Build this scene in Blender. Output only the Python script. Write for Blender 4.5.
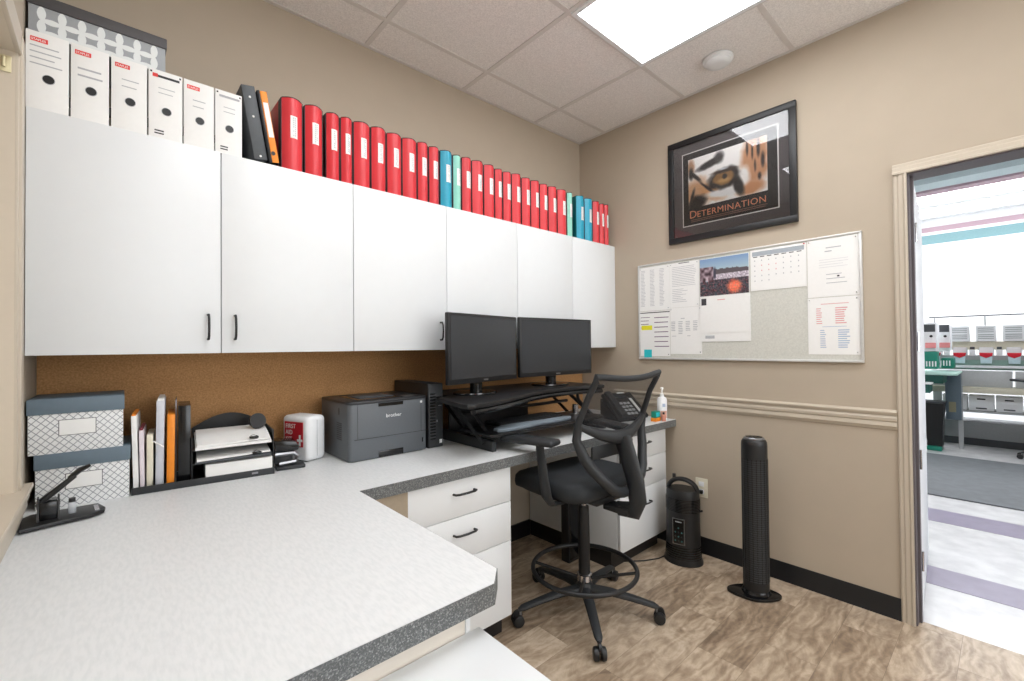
import bpy, bmesh, math, random
from mathutils import Vector, Matrix, Euler
random.seed(7)
S = bpy.context.scene
for o in list(bpy.data.objects): bpy.data.objects.remove(o)
C = S.collection
PI = math.pi

# ------------------------------------------------------------------ camera, world, lights, exposure
YAW, PITCH, ROLL, FPX = 0.7322, 0.0132, -0.0097, 448.32
def cam_axes():
    cy, sy = math.cos(YAW), math.sin(YAW)
    f = Vector((sy*math.cos(PITCH), cy*math.cos(PITCH), math.sin(PITCH)))
    r = Vector((cy, -sy, 0)); u = r.cross(f)
    return r*math.cos(ROLL)+u*math.sin(ROLL), -r*math.sin(ROLL)+u*math.cos(ROLL), f
r_, u_, f_ = cam_axes()
cd = bpy.data.cameras.new('camera'); cam = bpy.data.objects.new('camera', cd); C.objects.link(cam)
cd.sensor_width = 36; cd.lens = FPX/1024*36; cd.clip_start = .02
mw = Matrix((r_, u_, -f_)).transposed().to_4x4(); mw.translation = Vector((-2.6856, -2.1926, 1.2647))
cam.matrix_world = mw
S.camera = cam
w = bpy.data.worlds.new('world'); S.world = w; w.use_nodes = True
w.node_tree.nodes['Background'].inputs[0].default_value = (1, .97, .93, 1)
w.node_tree.nodes['Background'].inputs[1].default_value = .35
LAMP = 8.9          # office ceiling panels
FAR = 9.5           # workroom ceiling lights
S.view_settings.view_transform = 'Standard'; S.view_settings.look = 'None'
S.view_settings.gamma = 1; S.view_settings.use_curve_mapping = False
S.view_settings.exposure = -0.07
def area(name, loc, rot, sx, sy, power, col):
    ld = bpy.data.lights.new(name, 'AREA'); ld.shape = 'RECTANGLE'; ld.size = sx; ld.size_y = sy; ld.energy = power; ld.color = col
    o = bpy.data.objects.new(name, ld); C.objects.link(o); o.location = loc; o.rotation_euler = rot
    return o
# unseen fill light added behind the camera, tinted like daylight
area('rear_fill_light', (-1.3, -4.22, 1.55), (math.radians(90), 0, 0), 2.2, 1.3, 34, (.93, .97, 1))

# ------------------------------------------------------------------ materials
def lin(c):
    return tuple((x/255/12.92 if x/255 <= .04045 else ((x/255+.055)/1.055)**2.4) for x in c)
MATS = {}
def nodes_of(m): return m.node_tree.nodes, m.node_tree.links
def mat(name, col, rough=.5, metal=0, spec=.5, var=.04, scale=60, bump=0, emit=0, coat=0):
    if name in MATS: return MATS[name]
    m = bpy.data.materials.new(name); m.use_nodes = True; MATS[name] = m
    N, L = nodes_of(m); b = N['Principled BSDF']
    c = lin(col)
    b.inputs['Roughness'].default_value = rough; b.inputs['Metallic'].default_value = metal
    b.inputs['Specular IOR Level'].default_value = spec; b.inputs['Coat Weight'].default_value = coat
    t = N.new('ShaderNodeTexCoord'); n = N.new('ShaderNodeTexNoise'); n.inputs['Scale'].default_value = scale
    n.inputs['Detail'].default_value = 3; L.new(t.outputs['Object'], n.inputs['Vector'])
    r = N.new('ShaderNodeValToRGB'); L.new(n.outputs['Fac'], r.inputs[0])
    r.color_ramp.elements[0].position = .3; r.color_ramp.elements[1].position = .7
    r.color_ramp.elements[0].color = (*[max(0, x*(1-var)) for x in c], 1)
    r.color_ramp.elements[1].color = (*[min(1, x*(1+var)) for x in c], 1)
    L.new(r.outputs[0], b.inputs['Base Color'])
    if bump:
        bp = N.new('ShaderNodeBump'); bp.inputs['Strength'].default_value = bump; bp.inputs['Distance'].default_value = .002
        L.new(n.outputs['Fac'], bp.inputs['Height']); L.new(bp.outputs[0], b.inputs['Normal'])
    if emit:
        b.inputs['Emission Color'].default_value = (*c, 1); b.inputs['Emission Strength'].default_value = emit
    return m
WALL = mat('wall_paint', (182, 169, 151), .75, var=.015, scale=8, bump=.1)
TRIM = mat('trim_paint', (196, 185, 168), .4, var=.01)
WHITE = mat('white_melamine', (228, 231, 233), .38, var=.006, scale=20)
JAMB = mat('jamb_paint', (204, 192, 174), .5, var=.01)
CREAM = mat('cream_panel', (224, 216, 205), .5, var=.01)
BLACKP = mat('black_plastic', (25, 26, 28), .42, var=.1, scale=200)
BLACKG = mat('black_gloss', (14, 15, 17), .18, var=.05)
CHARC = mat('charcoal_plastic', (40, 43, 46), .5, var=.05, scale=150, bump=.1)
DGREY = mat('dark_grey_plastic', (72, 76, 80), .5, var=.05)
BASEB = mat('black_vinyl', (20, 20, 22), .4, var=.05)
CHROME = mat('chrome', (200, 200, 205), .15, 1)
METAL = mat('brushed_metal', (150, 152, 155), .35, .9)
PAPER = mat('paper', (238, 238, 236), .7, var=.01)
INKG = mat('grey_ink', (178, 180, 184), .8)
INKD = mat('dark_ink', (60, 60, 64), .8)
INKR = mat('red_ink', (222, 164, 164), .8)
INKB = mat('blue_ink', (172, 188, 212), .8)
RED = mat('red_binder', (216, 58, 66), .4, var=.03, scale=12)
REDE = mat('binder_edge', (44, 24, 28), .5)
BLUE = mat('blue_binder', (38, 160, 190), .38, var=.03)
MINT = mat('mint_binder', (150, 218, 200), .4, var=.03)
TEAL = mat('teal_edge', (10, 96, 100), .5)
SLATE = mat('slate_card', (100, 116, 128), .6, var=.03)
BRASS = mat('brass', (206, 196, 160), .4, .5)
YELL = mat('yellow_ink', (232, 226, 40), .7)
CYAN = mat('cyan_note', (40, 190, 200), .7)
ORANGE = mat('orange_plastic', (238, 140, 30), .45)
GREEN = mat('green_plastic', (20, 130, 110), .45)
PALEG = mat('pale_green_laminate', (170, 205, 195), .4)
MGREY = mat('machine_grey', (175, 178, 180), .5)
IVORY = mat('ivory_plastic', (226, 220, 200), .5)
CAPRED = mat('red_cloth', (215, 30, 50), .7)
MAUVE = mat('mauve_paint', (176, 150, 160), .7)
AQUAP = mat('pale_aqua_paint', (178, 194, 197), .7)
AQUA = mat('aqua_paint', (112, 146, 151), .7)
FARW = mat('white_paint', (238, 240, 242), .7, var=.01)
STEEL = mat('steel_frame', (98, 92, 96), .45, var=.03)
REDLBL = mat('red_label', (190, 30, 45), .5)
TANKICK = mat('tan_panel', (160, 146, 126), .6)
LABELT = mat('red_tag', (226, 60, 55), .6)

def ceiling_mat():
    m = mat('ceiling_tile', (234, 230, 227), .9, var=.12, scale=170, bump=.6)
    return m
CEIL = ceiling_mat()
GRID = mat('ceiling_grid', (214, 209, 205), .5, var=.02)
def edge_mat():
    m = bpy.data.materials.new('speckled_edge'); m.use_nodes = True; N, L = nodes_of(m); b = N['Principled BSDF']
    t = N.new('ShaderNodeTexCoord'); v = N.new('ShaderNodeTexVoronoi'); v.inputs['Scale'].default_value = 420
    L.new(t.outputs['Object'], v.inputs['Vector']); r = N.new('ShaderNodeValToRGB'); L.new(v.outputs['Color'], r.inputs[0])
    e = r.color_ramp.elements; e[0].position = .3; e[0].color = (*lin((84, 87, 88)), 1); e[1].position = .9; e[1].color = (*lin((150, 153, 153)), 1)
    x = r.color_ramp.elements.new(.62); x.color = (*lin((104, 107, 108)), 1)
    L.new(r.outputs[0], b.inputs['Base Color']); b.inputs['Roughness'].default_value = .4
    return m
EDGE = edge_mat()
def counter_mat():
    m = bpy.data.materials.new('grey_laminate'); m.use_nodes = True; N, L = nodes_of(m); b = N['Principled BSDF']
    t = N.new('ShaderNodeTexCoord'); n = N.new('ShaderNodeTexNoise'); n.inputs['Scale'].default_value = 140; n.inputs['Detail'].default_value = 4
    mp = N.new('ShaderNodeMapping'); mp.inputs['Scale'].default_value = (1, .25, 1); L.new(t.outputs['Object'], mp.inputs[0]); L.new(mp.outputs[0], n.inputs['Vector'])
    r = N.new('ShaderNodeValToRGB'); L.new(n.outputs['Fac'], r.inputs[0]); e = r.color_ramp.elements
    e[0].position = .35; e[0].color = (*lin((215, 218, 219)), 1); e[1].position = .6; e[1].color = (*lin((223, 225, 226)), 1)
    L.new(r.outputs[0], b.inputs['Base Color']); b.inputs['Roughness'].default_value = .42
    return m
COUNTER = counter_mat()
def cork_mat():
    m = bpy.data.materials.new('cork'); m.use_nodes = True; N, L = nodes_of(m); b = N['Principled BSDF']
    t = N.new('ShaderNodeTexCoord'); n = N.new('ShaderNodeTexNoise'); n.inputs['Scale'].default_value = 170; n.inputs['Detail'].default_value = 5
    L.new(t.outputs['Object'], n.inputs['Vector']); r = N.new('ShaderNodeValToRGB'); L.new(n.outputs['Fac'], r.inputs[0]); e = r.color_ramp.elements
    e[0].position = .32; e[0].color = (*lin((164, 120, 76)), 1); e[1].position = .68; e[1].color = (*lin((196, 150, 100)), 1)
    L.new(r.outputs[0], b.inputs['Base Color']); b.inputs['Roughness'].default_value = .85
    return m
CORK = cork_mat()
def floor_mat():
    m = bpy.data.materials.new('wood_plank_floor'); m.use_nodes = True; N, L = nodes_of(m); b = N['Principled BSDF']
    t = N.new('ShaderNodeTexCoord')
    br = N.new('ShaderNodeTexBrick'); br.offset = .37; br.inputs['Scale'].default_value = 1
    br.inputs['Brick Width'].default_value = .62; br.inputs['Row Height'].default_value = .185
    br.inputs['Mortar Size'].default_value = .0006; br.inputs['Mortar Smooth'].default_value = .2
    br.inputs['Color1'].default_value = (0, 0, 0, 1); br.inputs['Color2'].default_value = (1, 1, 1, 1); br.inputs['Mortar'].default_value = (.5, .5, .5, 1)
    L.new(t.outputs['Object'], br.inputs['Vector'])
    # swirling grain: noise distorted by noise, shifted per plank
    mp = N.new('ShaderNodeMapping'); mp.inputs['Scale'].default_value = (1.7, 3.6, 1); L.new(t.outputs['Object'], mp.inputs[0])
    ad = N.new('ShaderNodeVectorMath'); ad.operation = 'MULTIPLY_ADD'; L.new(br.outputs['Color'], ad.inputs[0]); ad.inputs[1].default_value = (7, 5, 3); L.new(mp.outputs[0], ad.inputs[2])
    n = N.new('ShaderNodeTexNoise'); n.inputs['Scale'].default_value = 1.9; n.inputs['Detail'].default_value = 8; n.inputs['Roughness'].default_value = .66; n.inputs['Distortion'].default_value = 2.2
    L.new(ad.outputs[0], n.inputs['Vector'])
    wv = N.new('ShaderNodeTexWave'); wv.wave_type = 'RINGS'; wv.inputs['Scale'].default_value = 2.6; wv.inputs['Distortion'].default_value = 14; wv.inputs['Detail'].default_value = 4; wv.inputs['Detail Scale'].default_value = 1.3
    L.new(ad.outputs[0], wv.inputs['Vector'])
    mx = N.new('ShaderNodeMix'); mx.data_type = 'FLOAT'; mx.inputs[0].default_value = .11; L.new(n.outputs['Fac'], mx.inputs[2]); L.new(wv.outputs['Fac'], mx.inputs[3])
    mb = N.new('ShaderNodeMix'); mb.data_type = 'FLOAT'; mb.inputs[0].default_value = .17; L.new(mx.outputs[0], mb.inputs[2]); L.new(br.outputs['Color'], mb.inputs[3])
    r = N.new('ShaderNodeValToRGB'); L.new(mb.outputs[0], r.inputs[0]); e = r.color_ramp.elements
    e[0].position = .27; e[0].color = (*lin((110, 93, 77)), 1); e[1].position = .74; e[1].color = (*lin((210, 194, 174)), 1)
    for p, c in ((.42, (148, 128, 107)), (.52, (173, 154, 132)), (.6, (190, 172, 150))):
        x = r.color_ramp.elements.new(p); x.color = (*lin(c), 1)
    mm = N.new('ShaderNodeMix'); mm.data_type = 'RGBA'; L.new(br.outputs['Fac'], mm.inputs[0]); L.new(r.outputs[0], mm.inputs[6]); mm.inputs[7].default_value = (*lin((110, 94, 78)), 1)
    L.new(mm.outputs[2], b.inputs['Base Color']); b.inputs['Roughness'].default_value = .38
    bp = N.new('ShaderNodeBump'); bp.inputs['Strength'].default_value = .15; bp.inputs['Distance'].default_value = .002; L.new(n.outputs['Fac'], bp.inputs['Height']); L.new(bp.outputs[0], b.inputs['Normal'])
    return m
FLOOR = floor_mat()
def tile_floor():
    m = bpy.data.materials.new('white_vinyl_floor'); m.use_nodes = True; N, L = nodes_of(m); b = N['Principled BSDF']
    t = N.new('ShaderNodeTexCoord'); n = N.new('ShaderNodeTexNoise'); n.inputs['Scale'].default_value = 9; n.inputs['Detail'].default_value = 4
    L.new(t.outputs['Object'], n.inputs['Vector']); r = N.new('ShaderNodeValToRGB'); L.new(n.outputs['Fac'], r.inputs[0]); e = r.color_ramp.elements
    e[0].position = .35; e[0].color = (*lin((208, 208, 210)), 1); e[1].position = .65; e[1].color = (*lin((224, 224, 225)), 1)
    L.new(r.outputs[0], b.inputs['Base Color']); b.inputs['Roughness'].default_value = .25
    return m
VINYL = tile_floor()
STRIPE = mat('lilac_vinyl', (146, 138, 160), .3, var=.06, scale=12)
MATG = mat('grey_rubber_mat', (112, 116, 120), .8, var=.08, scale=14)
def glass_mat():
    m = bpy.data.materials.new('picture_glass'); m.use_nodes = True; N, L = nodes_of(m)
    N.remove(N['Principled BSDF']); o = N['Material Output']
    tr = N.new('ShaderNodeBsdfTransparent'); g = N.new('ShaderNodeBsdfGlossy'); g.inputs['Roughness'].default_value = .01
    f = N.new('ShaderNodeFresnel'); f.inputs['IOR'].default_value = 1.5; mx = N.new('ShaderNodeMixShader')
    L.new(f.outputs[0], mx.inputs[0]); L.new(tr.outputs[0], mx.inputs[1]); L.new(g.outputs[0], mx.inputs[2]); L.new(mx.outputs[0], o.inputs[0])
    return m
GLASS = glass_mat()
def clear_mat():
    m = bpy.data.materials.new('clear_acrylic'); m.use_nodes = True; N, L = nodes_of(m); b = N['Principled BSDF']; o = N['Material Output']
    b.inputs['Base Color'].default_value = (.8, .85, .9, 1); b.inputs['Roughness'].default_value = .1
    tr = N.new('ShaderNodeBsdfTransparent'); mx = N.new('ShaderNodeMixShader'); mx.inputs[0].default_value = .35
    L.new(tr.outputs[0], mx.inputs[1]); L.new(b.outputs[0], mx.inputs[2]); L.new(mx.outputs[0], o.inputs[0])
    return m
CLEAR = clear_mat()
def mesh_mat():
    m = bpy.data.materials.new('black_mesh_fabric'); m.use_nodes = True; N, L = nodes_of(m); b = N['Principled BSDF']; o = N['Material Output']
    b.inputs['Base Color'].default_value = (.014, .014, .016, 1); b.inputs['Roughness'].default_value = .7
    t = N.new('ShaderNodeTexCoord'); br = N.new('ShaderNodeTexBrick'); br.inputs['Scale'].default_value = 1
    br.inputs['Brick Width'].default_value = .004; br.inputs['Row Height'].default_value = .003; br.inputs['Mortar Size'].default_value = .0006; br.inputs['Mortar Smooth'].default_value = 0
    mp = N.new('ShaderNodeMapping'); mp.inputs['Rotation'].default_value = (PI/2, 0, 0); L.new(t.outputs['Object'], mp.inputs[0]); L.new(mp.outputs[0], br.inputs['Vector'])
    tr = N.new('ShaderNodeBsdfTransparent'); mx = N.new('ShaderNodeMixShader')
    ma = N.new('ShaderNodeMath'); ma.operation = 'MULTIPLY_ADD'; L.new(br.outputs['Fac'], ma.inputs[0]); ma.inputs[1].default_value = .25; ma.inputs[2].default_value = .42; L.new(ma.outputs[0], mx.inputs[0]); L.new(tr.outputs[0], mx.inputs[1]); L.new(b.outputs[0], mx.inputs[2]); L.new(mx.outputs[0], o.inputs[0])
    return m
NET = mesh_mat()
def print_mat():
    m = bpy.data.materials.new('colour_print'); m.use_nodes = True; N, L = nodes_of(m); b = N['Principled BSDF']
    a = N.new('ShaderNodeVertexColor'); a.layer_name = 'Col'; L.new(a.outputs[0], b.inputs['Base Color']); b.inputs['Roughness'].default_value = .6
    return m
PRINT = print_mat()
def lattice_mat():      # white card with a grey diamond lattice
    m = bpy.data.materials.new('lattice_card'); m.use_nodes = True; N, L = nodes_of(m); b = N['Principled BSDF']
    t = N.new('ShaderNodeTexCoord'); sp = N.new('ShaderNodeSeparateXYZ'); L.new(t.outputs['Object'], sp.inputs[0])
    def mt(op, a, c=None, d=None):
        x = N.new('ShaderNodeMath'); x.operation = op
        for i, v in enumerate((a, c, d)):
            if v is None: continue
            if isinstance(v, (int, float)): x.inputs[i].default_value = v
            else: L.new(v, x.inputs[i])
        return x.outputs[0]
    h = mt('ADD', sp.outputs[0], sp.outputs[1])
    k = 1/.0198
    p = mt('MULTIPLY', mt('ADD', h, mt('MULTIPLY', sp.outputs[2], .95)), k); q = mt('MULTIPLY', mt('SUBTRACT', h, mt('MULTIPLY', sp.outputs[2], .95)), k)
    dp = mt('ABSOLUTE', mt('SUBTRACT', mt('FRACT', mt('ADD', p, 100)), .5)); dq = mt('ABSOLUTE', mt('SUBTRACT', mt('FRACT', mt('ADD', q, 100)), .5))
    line = mt('LESS_THAN', mt('MINIMUM', dp, dq), .075)
    mx = N.new('ShaderNodeMix'); mx.data_type = 'RGBA'; L.new(line, mx.inputs[0]); mx.inputs[6].default_value = (*lin((232, 233, 233)), 1); mx.inputs[7].default_value = (*lin((152, 156, 160)), 1)
    L.new(mx.outputs[2], b.inputs['Base Color']); b.inputs['Roughness'].default_value = .6
    return m
LATTICE = lattice_mat()
PETALG = mat('grey_card', (158, 162, 166), .6, var=.02)
PETALW = mat('petal_white', (226, 230, 230), .6, var=.01)
LIDD = mat('dark_card_lid', (74, 72, 74), .6)
SCREEN = mat('screen_glass', (48, 51, 55), .2, var=.02)
SEATF = mat('black_seat_fabric', (34, 38, 42), .75, var=.15, scale=300, bump=.3)
GREYPAD = mat('grey_gel_pad', (120, 132, 142), .6, var=.03)
PRINTER = mat('printer_grey', (92, 97, 102), .48, var=.03, scale=200)
PRINTD = mat('printer_dark', (44, 46, 49), .4)
LIGHT = mat('light_diffuser', (250, 252, 255), .5, emit=LAMP)
FLIGHT = mat('workroom_light', (252, 253, 255), .5, emit=FAR)

# ------------------------------------------------------------------ geometry helpers
class B:
    """collects shapes into one mesh"""
    def __init__(s): s.bm = bmesh.new(); s.mats = []
    def mi(s, m):
        if m not in s.mats: s.mats.append(m)
        return s.mats.index(m)
    def _fin(s, verts, m, M=None):
        if M is not None: bmesh.ops.transform(s.bm, matrix=M, verts=verts)
        i = s.mi(m); vs = set(verts)
        for v in verts:
            for f in v.link_faces:
                if all(x in vs for x in f.verts): f.material_index = i
    def box(s, x0, x1, y0, y1, z0, z1, m, bev=0, M=None, seg=2):
        r = bmesh.ops.create_cube(s.bm, size=1); vs = r['verts']
        bmesh.ops.transform(s.bm, matrix=Matrix.Translation(((x0+x1)/2, (y0+y1)/2, (z0+z1)/2)) @ Matrix.Diagonal((abs(x1-x0), abs(y1-y0), abs(z1-z0), 1)), verts=vs)
        if bev:
            ed = {e for v in vs for e in v.link_edges}
            r = bmesh.ops.bevel(s.bm, geom=list(ed), offset=bev, segments=seg, affect='EDGES', profile=.5)
            vs = list({v for f in r['faces'] for v in f.verts} | {v for v in vs if v.is_valid})
            st = list(vs); seen = set(vs)
            while st:
                v = st.pop()
                for e in v.link_edges:
                    o = e.other_vert(v)
                    if o not in seen: seen.add(o); st.append(o)
            vs = list(seen)
        s._fin(vs, m, M); return s
    def prism(s, pts, lo, hi, m, axis='z', M=None, bev=0):
        """extrude a 2-D polygon: axis z -> pts (x,y); axis y -> (x,z); axis x -> (y,z)"""
        def P(a, b, c): return {'z': (a, b, c), 'y': (a, c, b), 'x': (c, a, b)}[axis]
        n = len(pts); v0 = [s.bm.verts.new(P(a, b, lo)) for a, b in pts]; v1 = [s.bm.verts.new(P(a, b, hi)) for a, b in pts]
        fs = [s.bm.faces.new(v0[::-1]), s.bm.faces.new(v1)]
        for i in range(n): fs.append(s.bm.faces.new((v0[i], v0[(i+1) % n], v1[(i+1) % n], v1[i])))
        bmesh.ops.recalc_face_normals(s.bm, faces=fs)
        vs = v0+v1
        if bev:
            ed = {e for f in fs[:2] for e in f.edges}
            r = bmesh.ops.bevel(s.bm, geom=list(ed), offset=bev, segments=2, affect='EDGES', profile=.5)
            seen = {v for f in r['faces'] for v in f.verts}; st = list(seen)
            while st:
                v = st.pop()
                for e in v.link_edges:
                    o = e.other_vert(v)
                    if o not in seen: seen.add(o); st.append(o)
            vs = list(seen)
        s._fin(vs, m, M); return s
    def loft(s, rings, m, cap=True, closed=True, M=None):
        vr = [[s.bm.verts.new(p) for p in r] for r in rings]; fs = []
        n = len(vr[0])
        for a, b in zip(vr, vr[1:]):
            for i in range(n if closed else n-1):
                j = (i+1) % n
                fs.append(s.bm.faces.new((a[i], a[j], b[j], b[i])))
        if cap and closed: fs += [s.bm.faces.new(vr[0][::-1]), s.bm.faces.new(vr[-1])]
        bmesh.ops.recalc_face_normals(s.bm, faces=fs)
        s._fin([v for r in vr for v in r], m, M); return s
    def lathe(s, prof, m, c=(0, 0, 0), seg=28, M=None, sx=1, sy=1):
        return s.loft([[(c[0]+r*sx*math.cos(2*PI*i/seg), c[1]+r*sy*math.sin(2*PI*i/seg), c[2]+z) for i in range(seg)] for r, z in prof], m, M=M)
    def tube(s, pts, r, m, seg=10, closed=False, M=None, flat=1, upv=None):
        """round (or flattened) tube along a polyline; r number or list"""
        pts = [Vector(p) for p in pts]; n = len(pts); rs = r if isinstance(r, (list, tuple)) else [r]*n
        rings = []; prev = None
        for i, p in enumerate(pts):
            if closed: t = pts[(i+1) % n]-pts[i-1]
            else: t = pts[min(i+1, n-1)]-pts[max(i-1, 0)]
            t.normalize()
            ref = Vector(upv) if upv else (prev if prev is not None else (Vector((0, 0, 1)) if abs(t.z) < .9 else Vector((1, 0, 0))))
            a = t.cross(ref)
            if a.length < 1e-5: a = t.cross(Vector((0, 1, 0)))
            a.normalize(); b = a.cross(t).normalized(); prev = b
            rings.append([p+a*rs[i]*math.cos(2*PI*k/seg)+b*rs[i]*flat*math.sin(2*PI*k/seg) for k in range(seg)])
        if closed: rings.append(rings[0]); 
        if closed:
            vr = [[s.bm.verts.new(q) for q in rr] for rr in rings[:-1]]; fs = []
            for i in range(n):
                A, Bq = vr[i], vr[(i+1) % n]
                for k in range(seg): fs.append(s.bm.faces.new((A[k], A[(k+1) % seg], Bq[(k+1) % seg], Bq[k])))
            bmesh.ops.recalc_face_normals(s.bm, faces=fs)
            s._fin([v for q in vr for v in q], m, M); return s
        return s.loft(rings, m, M=M)
    def cyl(s, p0, p1, r, m, seg=20, r1=None):
        return s.tube([p0, p1], [r, r if r1 is None else r1], m, seg)
    def quad(s, pts, m):
        vs = [s.bm.verts.new(p) for p in pts]; f = s.bm.faces.new(vs); f.material_index = s.mi(m); return s
    def text(s, body, size, m, M, ext=.0006, align='LEFT', sp=1):
        cu = bpy.data.curves.new('t', 'FONT'); cu.body = body; cu.size = size; cu.extrude = ext; cu.align_x = align; cu.space_character = sp
        cu.resolution_u = 3
        ob = bpy.data.objects.new('t', cu); C.objects.link(ob)
        dg = bpy.context.evaluated_depsgraph_get(); me = bpy.data.meshes.new_from_object(ob.evaluated_get(dg))
        n0 = len(s.bm.verts); nf = len(s.bm.faces); s.bm.from_mesh(me); s.bm.verts.ensure_lookup_table(); s.bm.faces.ensure_lookup_table()
        vs = s.bm.verts[n0:]; bmesh.ops.transform(s.bm, matrix=M, verts=vs); i = s.mi(m)
        for f in s.bm.faces[nf:]: f.material_index = i
        bpy.data.objects.remove(ob); bpy.data.curves.remove(cu); bpy.data.meshes.remove(me)
        return s
    def build(s, name, parent=None, origin=None, smooth=True, ang=35):
        """origin: world point that becomes the mesh origin (children: geometry is moved into the parent's space)"""
        if origin is None and parent is not None:
            q = parent; off = Vector((0, 0, 0))
            while q is not None: off += Vector(q.get('_o', (0, 0, 0))); q = q.parent
            origin = off if parent.get('_world', 1) else Vector((0, 0, 0))
            loc = Vector((0, 0, 0))
        else:
            origin = Vector(origin or (0, 0, 0)); loc = origin
        bmesh.ops.translate(s.bm, vec=-Vector(origin), verts=s.bm.verts)
        me = bpy.data.meshes.new(name)
        for e in s.bm.edges:
            if len(e.link_faces) == 2 and e.calc_face_angle(0) > math.radians(ang): e.smooth = False
        for f in s.bm.faces: f.smooth = smooth
        s.bm.to_mesh(me); s.bm.free()
        for m in s.mats: me.materials.append(m)
        o = bpy.data.objects.new(name, me); C.objects.link(o); o.location = loc
        if parent is not None:
            o.parent = parent; o['_world'] = parent.get('_world', 1)
        elif loc.length: o['_o'] = tuple(loc)
        return o
def tag(o, label=None, cat=None, group=None, kind=None):
    if label: o['label'] = label
    if cat: o['category'] = cat
    if group: o['group'] = group
    if kind: o['kind'] = kind
    return o
def thing(name, label, cat, loc=(0, 0, 0), rz=None, group=None, kind=None):
    """Empty at the base. rz given: parts are built in local coordinates; else in world coordinates"""
    o = bpy.data.objects.new(name, None); C.objects.link(o); o.location = loc; o.empty_display_size = .05
    if rz is not None: o.rotation_euler = (0, 0, rz); o['_world'] = 0
    else: o['_world'] = 1; o['_o'] = tuple(loc)
    return tag(o, label, cat, group, kind)
def struct(b, name, parent=None, **k):
    o = b.build(name, parent, **k)
    if parent is None: o['kind'] = 'structure'
    return o
def copy_tree(o, parent=None):
    c = o.copy(); C.objects.link(c)
    if parent is not None: c.parent = parent
    for ch in list(o.children): copy_tree(ch, c)
    return c
def RX(M, x, y, z): return Matrix.Translation((x, y, z)) @ M
FACE_NY = Matrix.Rotation(PI/2, 4, 'X')                       # text lying in a plane that faces -y
FACE_NX = Matrix.Rotation(-PI/2, 4, 'Z') @ FACE_NY            # text in a plane that faces -x (reads towards -y)

# ------------------------------------------------------------------ the room
H = 2.811
XL, YB = -2.87, -4.3
struct(B().box(XL-.3, .06, YB-.1, .1, -.08, 0, FLOOR), 'floor')
struct(B().box(XL-.3, .12, 0, .12, 0, H+.1, WALL), 'wall_back')
cork = tag(B().box(XL+.004, -.004, -.008, -.001, .7905, 1.2505, CORK).build('cork_board', origin=(-1.4, -.003, .79)), 'long brown cork panel on the back wall under the white cabinets', 'cork board')
b = B(); DY0, DY1, DZ = -1.890, -2.80, 2.03
b.box(0, .12, DY0, .0, 0, H+.1, WALL); b.box(0, .12, YB, DY1, 0, H+.1, WALL); b.box(0, .12, DY1, DY0, DZ, H+.1, WALL)
struct(b, 'wall_right')
struct(B().box(XL-.3, .12, YB-.12, YB, 0, H+.1, WALL), 'wall_front')
w2 = thing('added_window', None, None, (-1.3, YB, .85)); w2['kind'] = 'structure'  # invented window, put in to dress the unseen fill light
b = B()
for x0_, x1_, z0_, z1_ in ((-2.46, -.14, .84, .90), (-2.46, -.14, 2.20, 2.26), (-2.46, -2.40, .90, 2.20), (-.20, -.14, .90, 2.20), (-1.32, -1.28, .90, 2.20)): b.box(x0_, x1_, YB+.001, YB+.05, z0_, z1_, TRIM, .003)
b.build('window_frame', w2)
B().box(-2.40, -.20, YB+.004, YB+.010, .90, 2.20, mat('added_pane', (235, 242, 250), .1)).build('pane', w2)
WY0, WY1, WZ0, WZ1 = -.46, -1.75, .90, 2.055
b = B(); b.box(XL-.3, XL, WY0, 0, 0, H+.1, WALL); b.box(XL-.3, XL, YB, WY1, 0, H+.1, WALL)
b.box(XL-.3, XL, WY1, WY0, 0, WZ0-.02, WALL); b.box(XL-.3, XL, WY1, WY0, WZ1, H+.1, WALL)
struct(b, 'wall_left')
# pass-through opening in the left wall
win = thing('window_1', None, None, (XL, WY0, WZ0)); win['kind'] = 'structure'
b = B(); b.box(XL-.3, XL+.002, WY0-.012, WY0, WZ0, WZ1, JAMB); b.box(XL-.3, XL+.002, WY1, WY1+.012, WZ0, WZ1, JAMB)
b.box(XL-.3, XL+.002, WY1, WY0, WZ1-.012, WZ1, JAMB); b.build('window_frame', win)
b = B()
for a, c, d in ((0, .018, .07), (.012, .012, .05)):
    b.box(XL, XL+d*.0+.008+a*.5, WY0-.012+a-.0, WY0+.055-a, WZ0, WZ1+.055-a, TRIM, .002)
b.box(XL, XL+.012, WY1-.055, WY1+.012, WZ0, WZ1+.055, TRIM, .002); b.box(XL, XL+.012, WY1, WY0, WZ1-.012, WZ1+.055, TRIM, .002)
b.build('casing', win)
b = B(); prof = [(0, 0), (.028, 0), (.03, -.008), (.026, -.016), (.02, -.022), (.022, -.036), (.017, -.05), (.018, -.062), (.01, -.075), (.008, -.1), (0, -.105)]
b.prism([(XL+x, WZ0+z) for x, z in prof], WY1-.06, WY0+.09, TRIM, 'y'); b.box(XL-.3, XL+.0, WY1, WY0, WZ0-.02, WZ0, TRIM)
b.build('window_sill', win)
b = B(); b.box(XL-.05, XL-.005, WY0-.016, WY0-.012, 1.985, 2.028, BRASS, .001); b.cyl((XL-.018, WY0-.02, 1.995), (XL-.018, WY0-.02, 2.02), .004, BRASS); b.build('brass_catch', win)
b = B(); b.box(XL-.3, XL-.28, WY1, WY0, WZ0, WZ1, CREAM); b.build('shutter', win)

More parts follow.
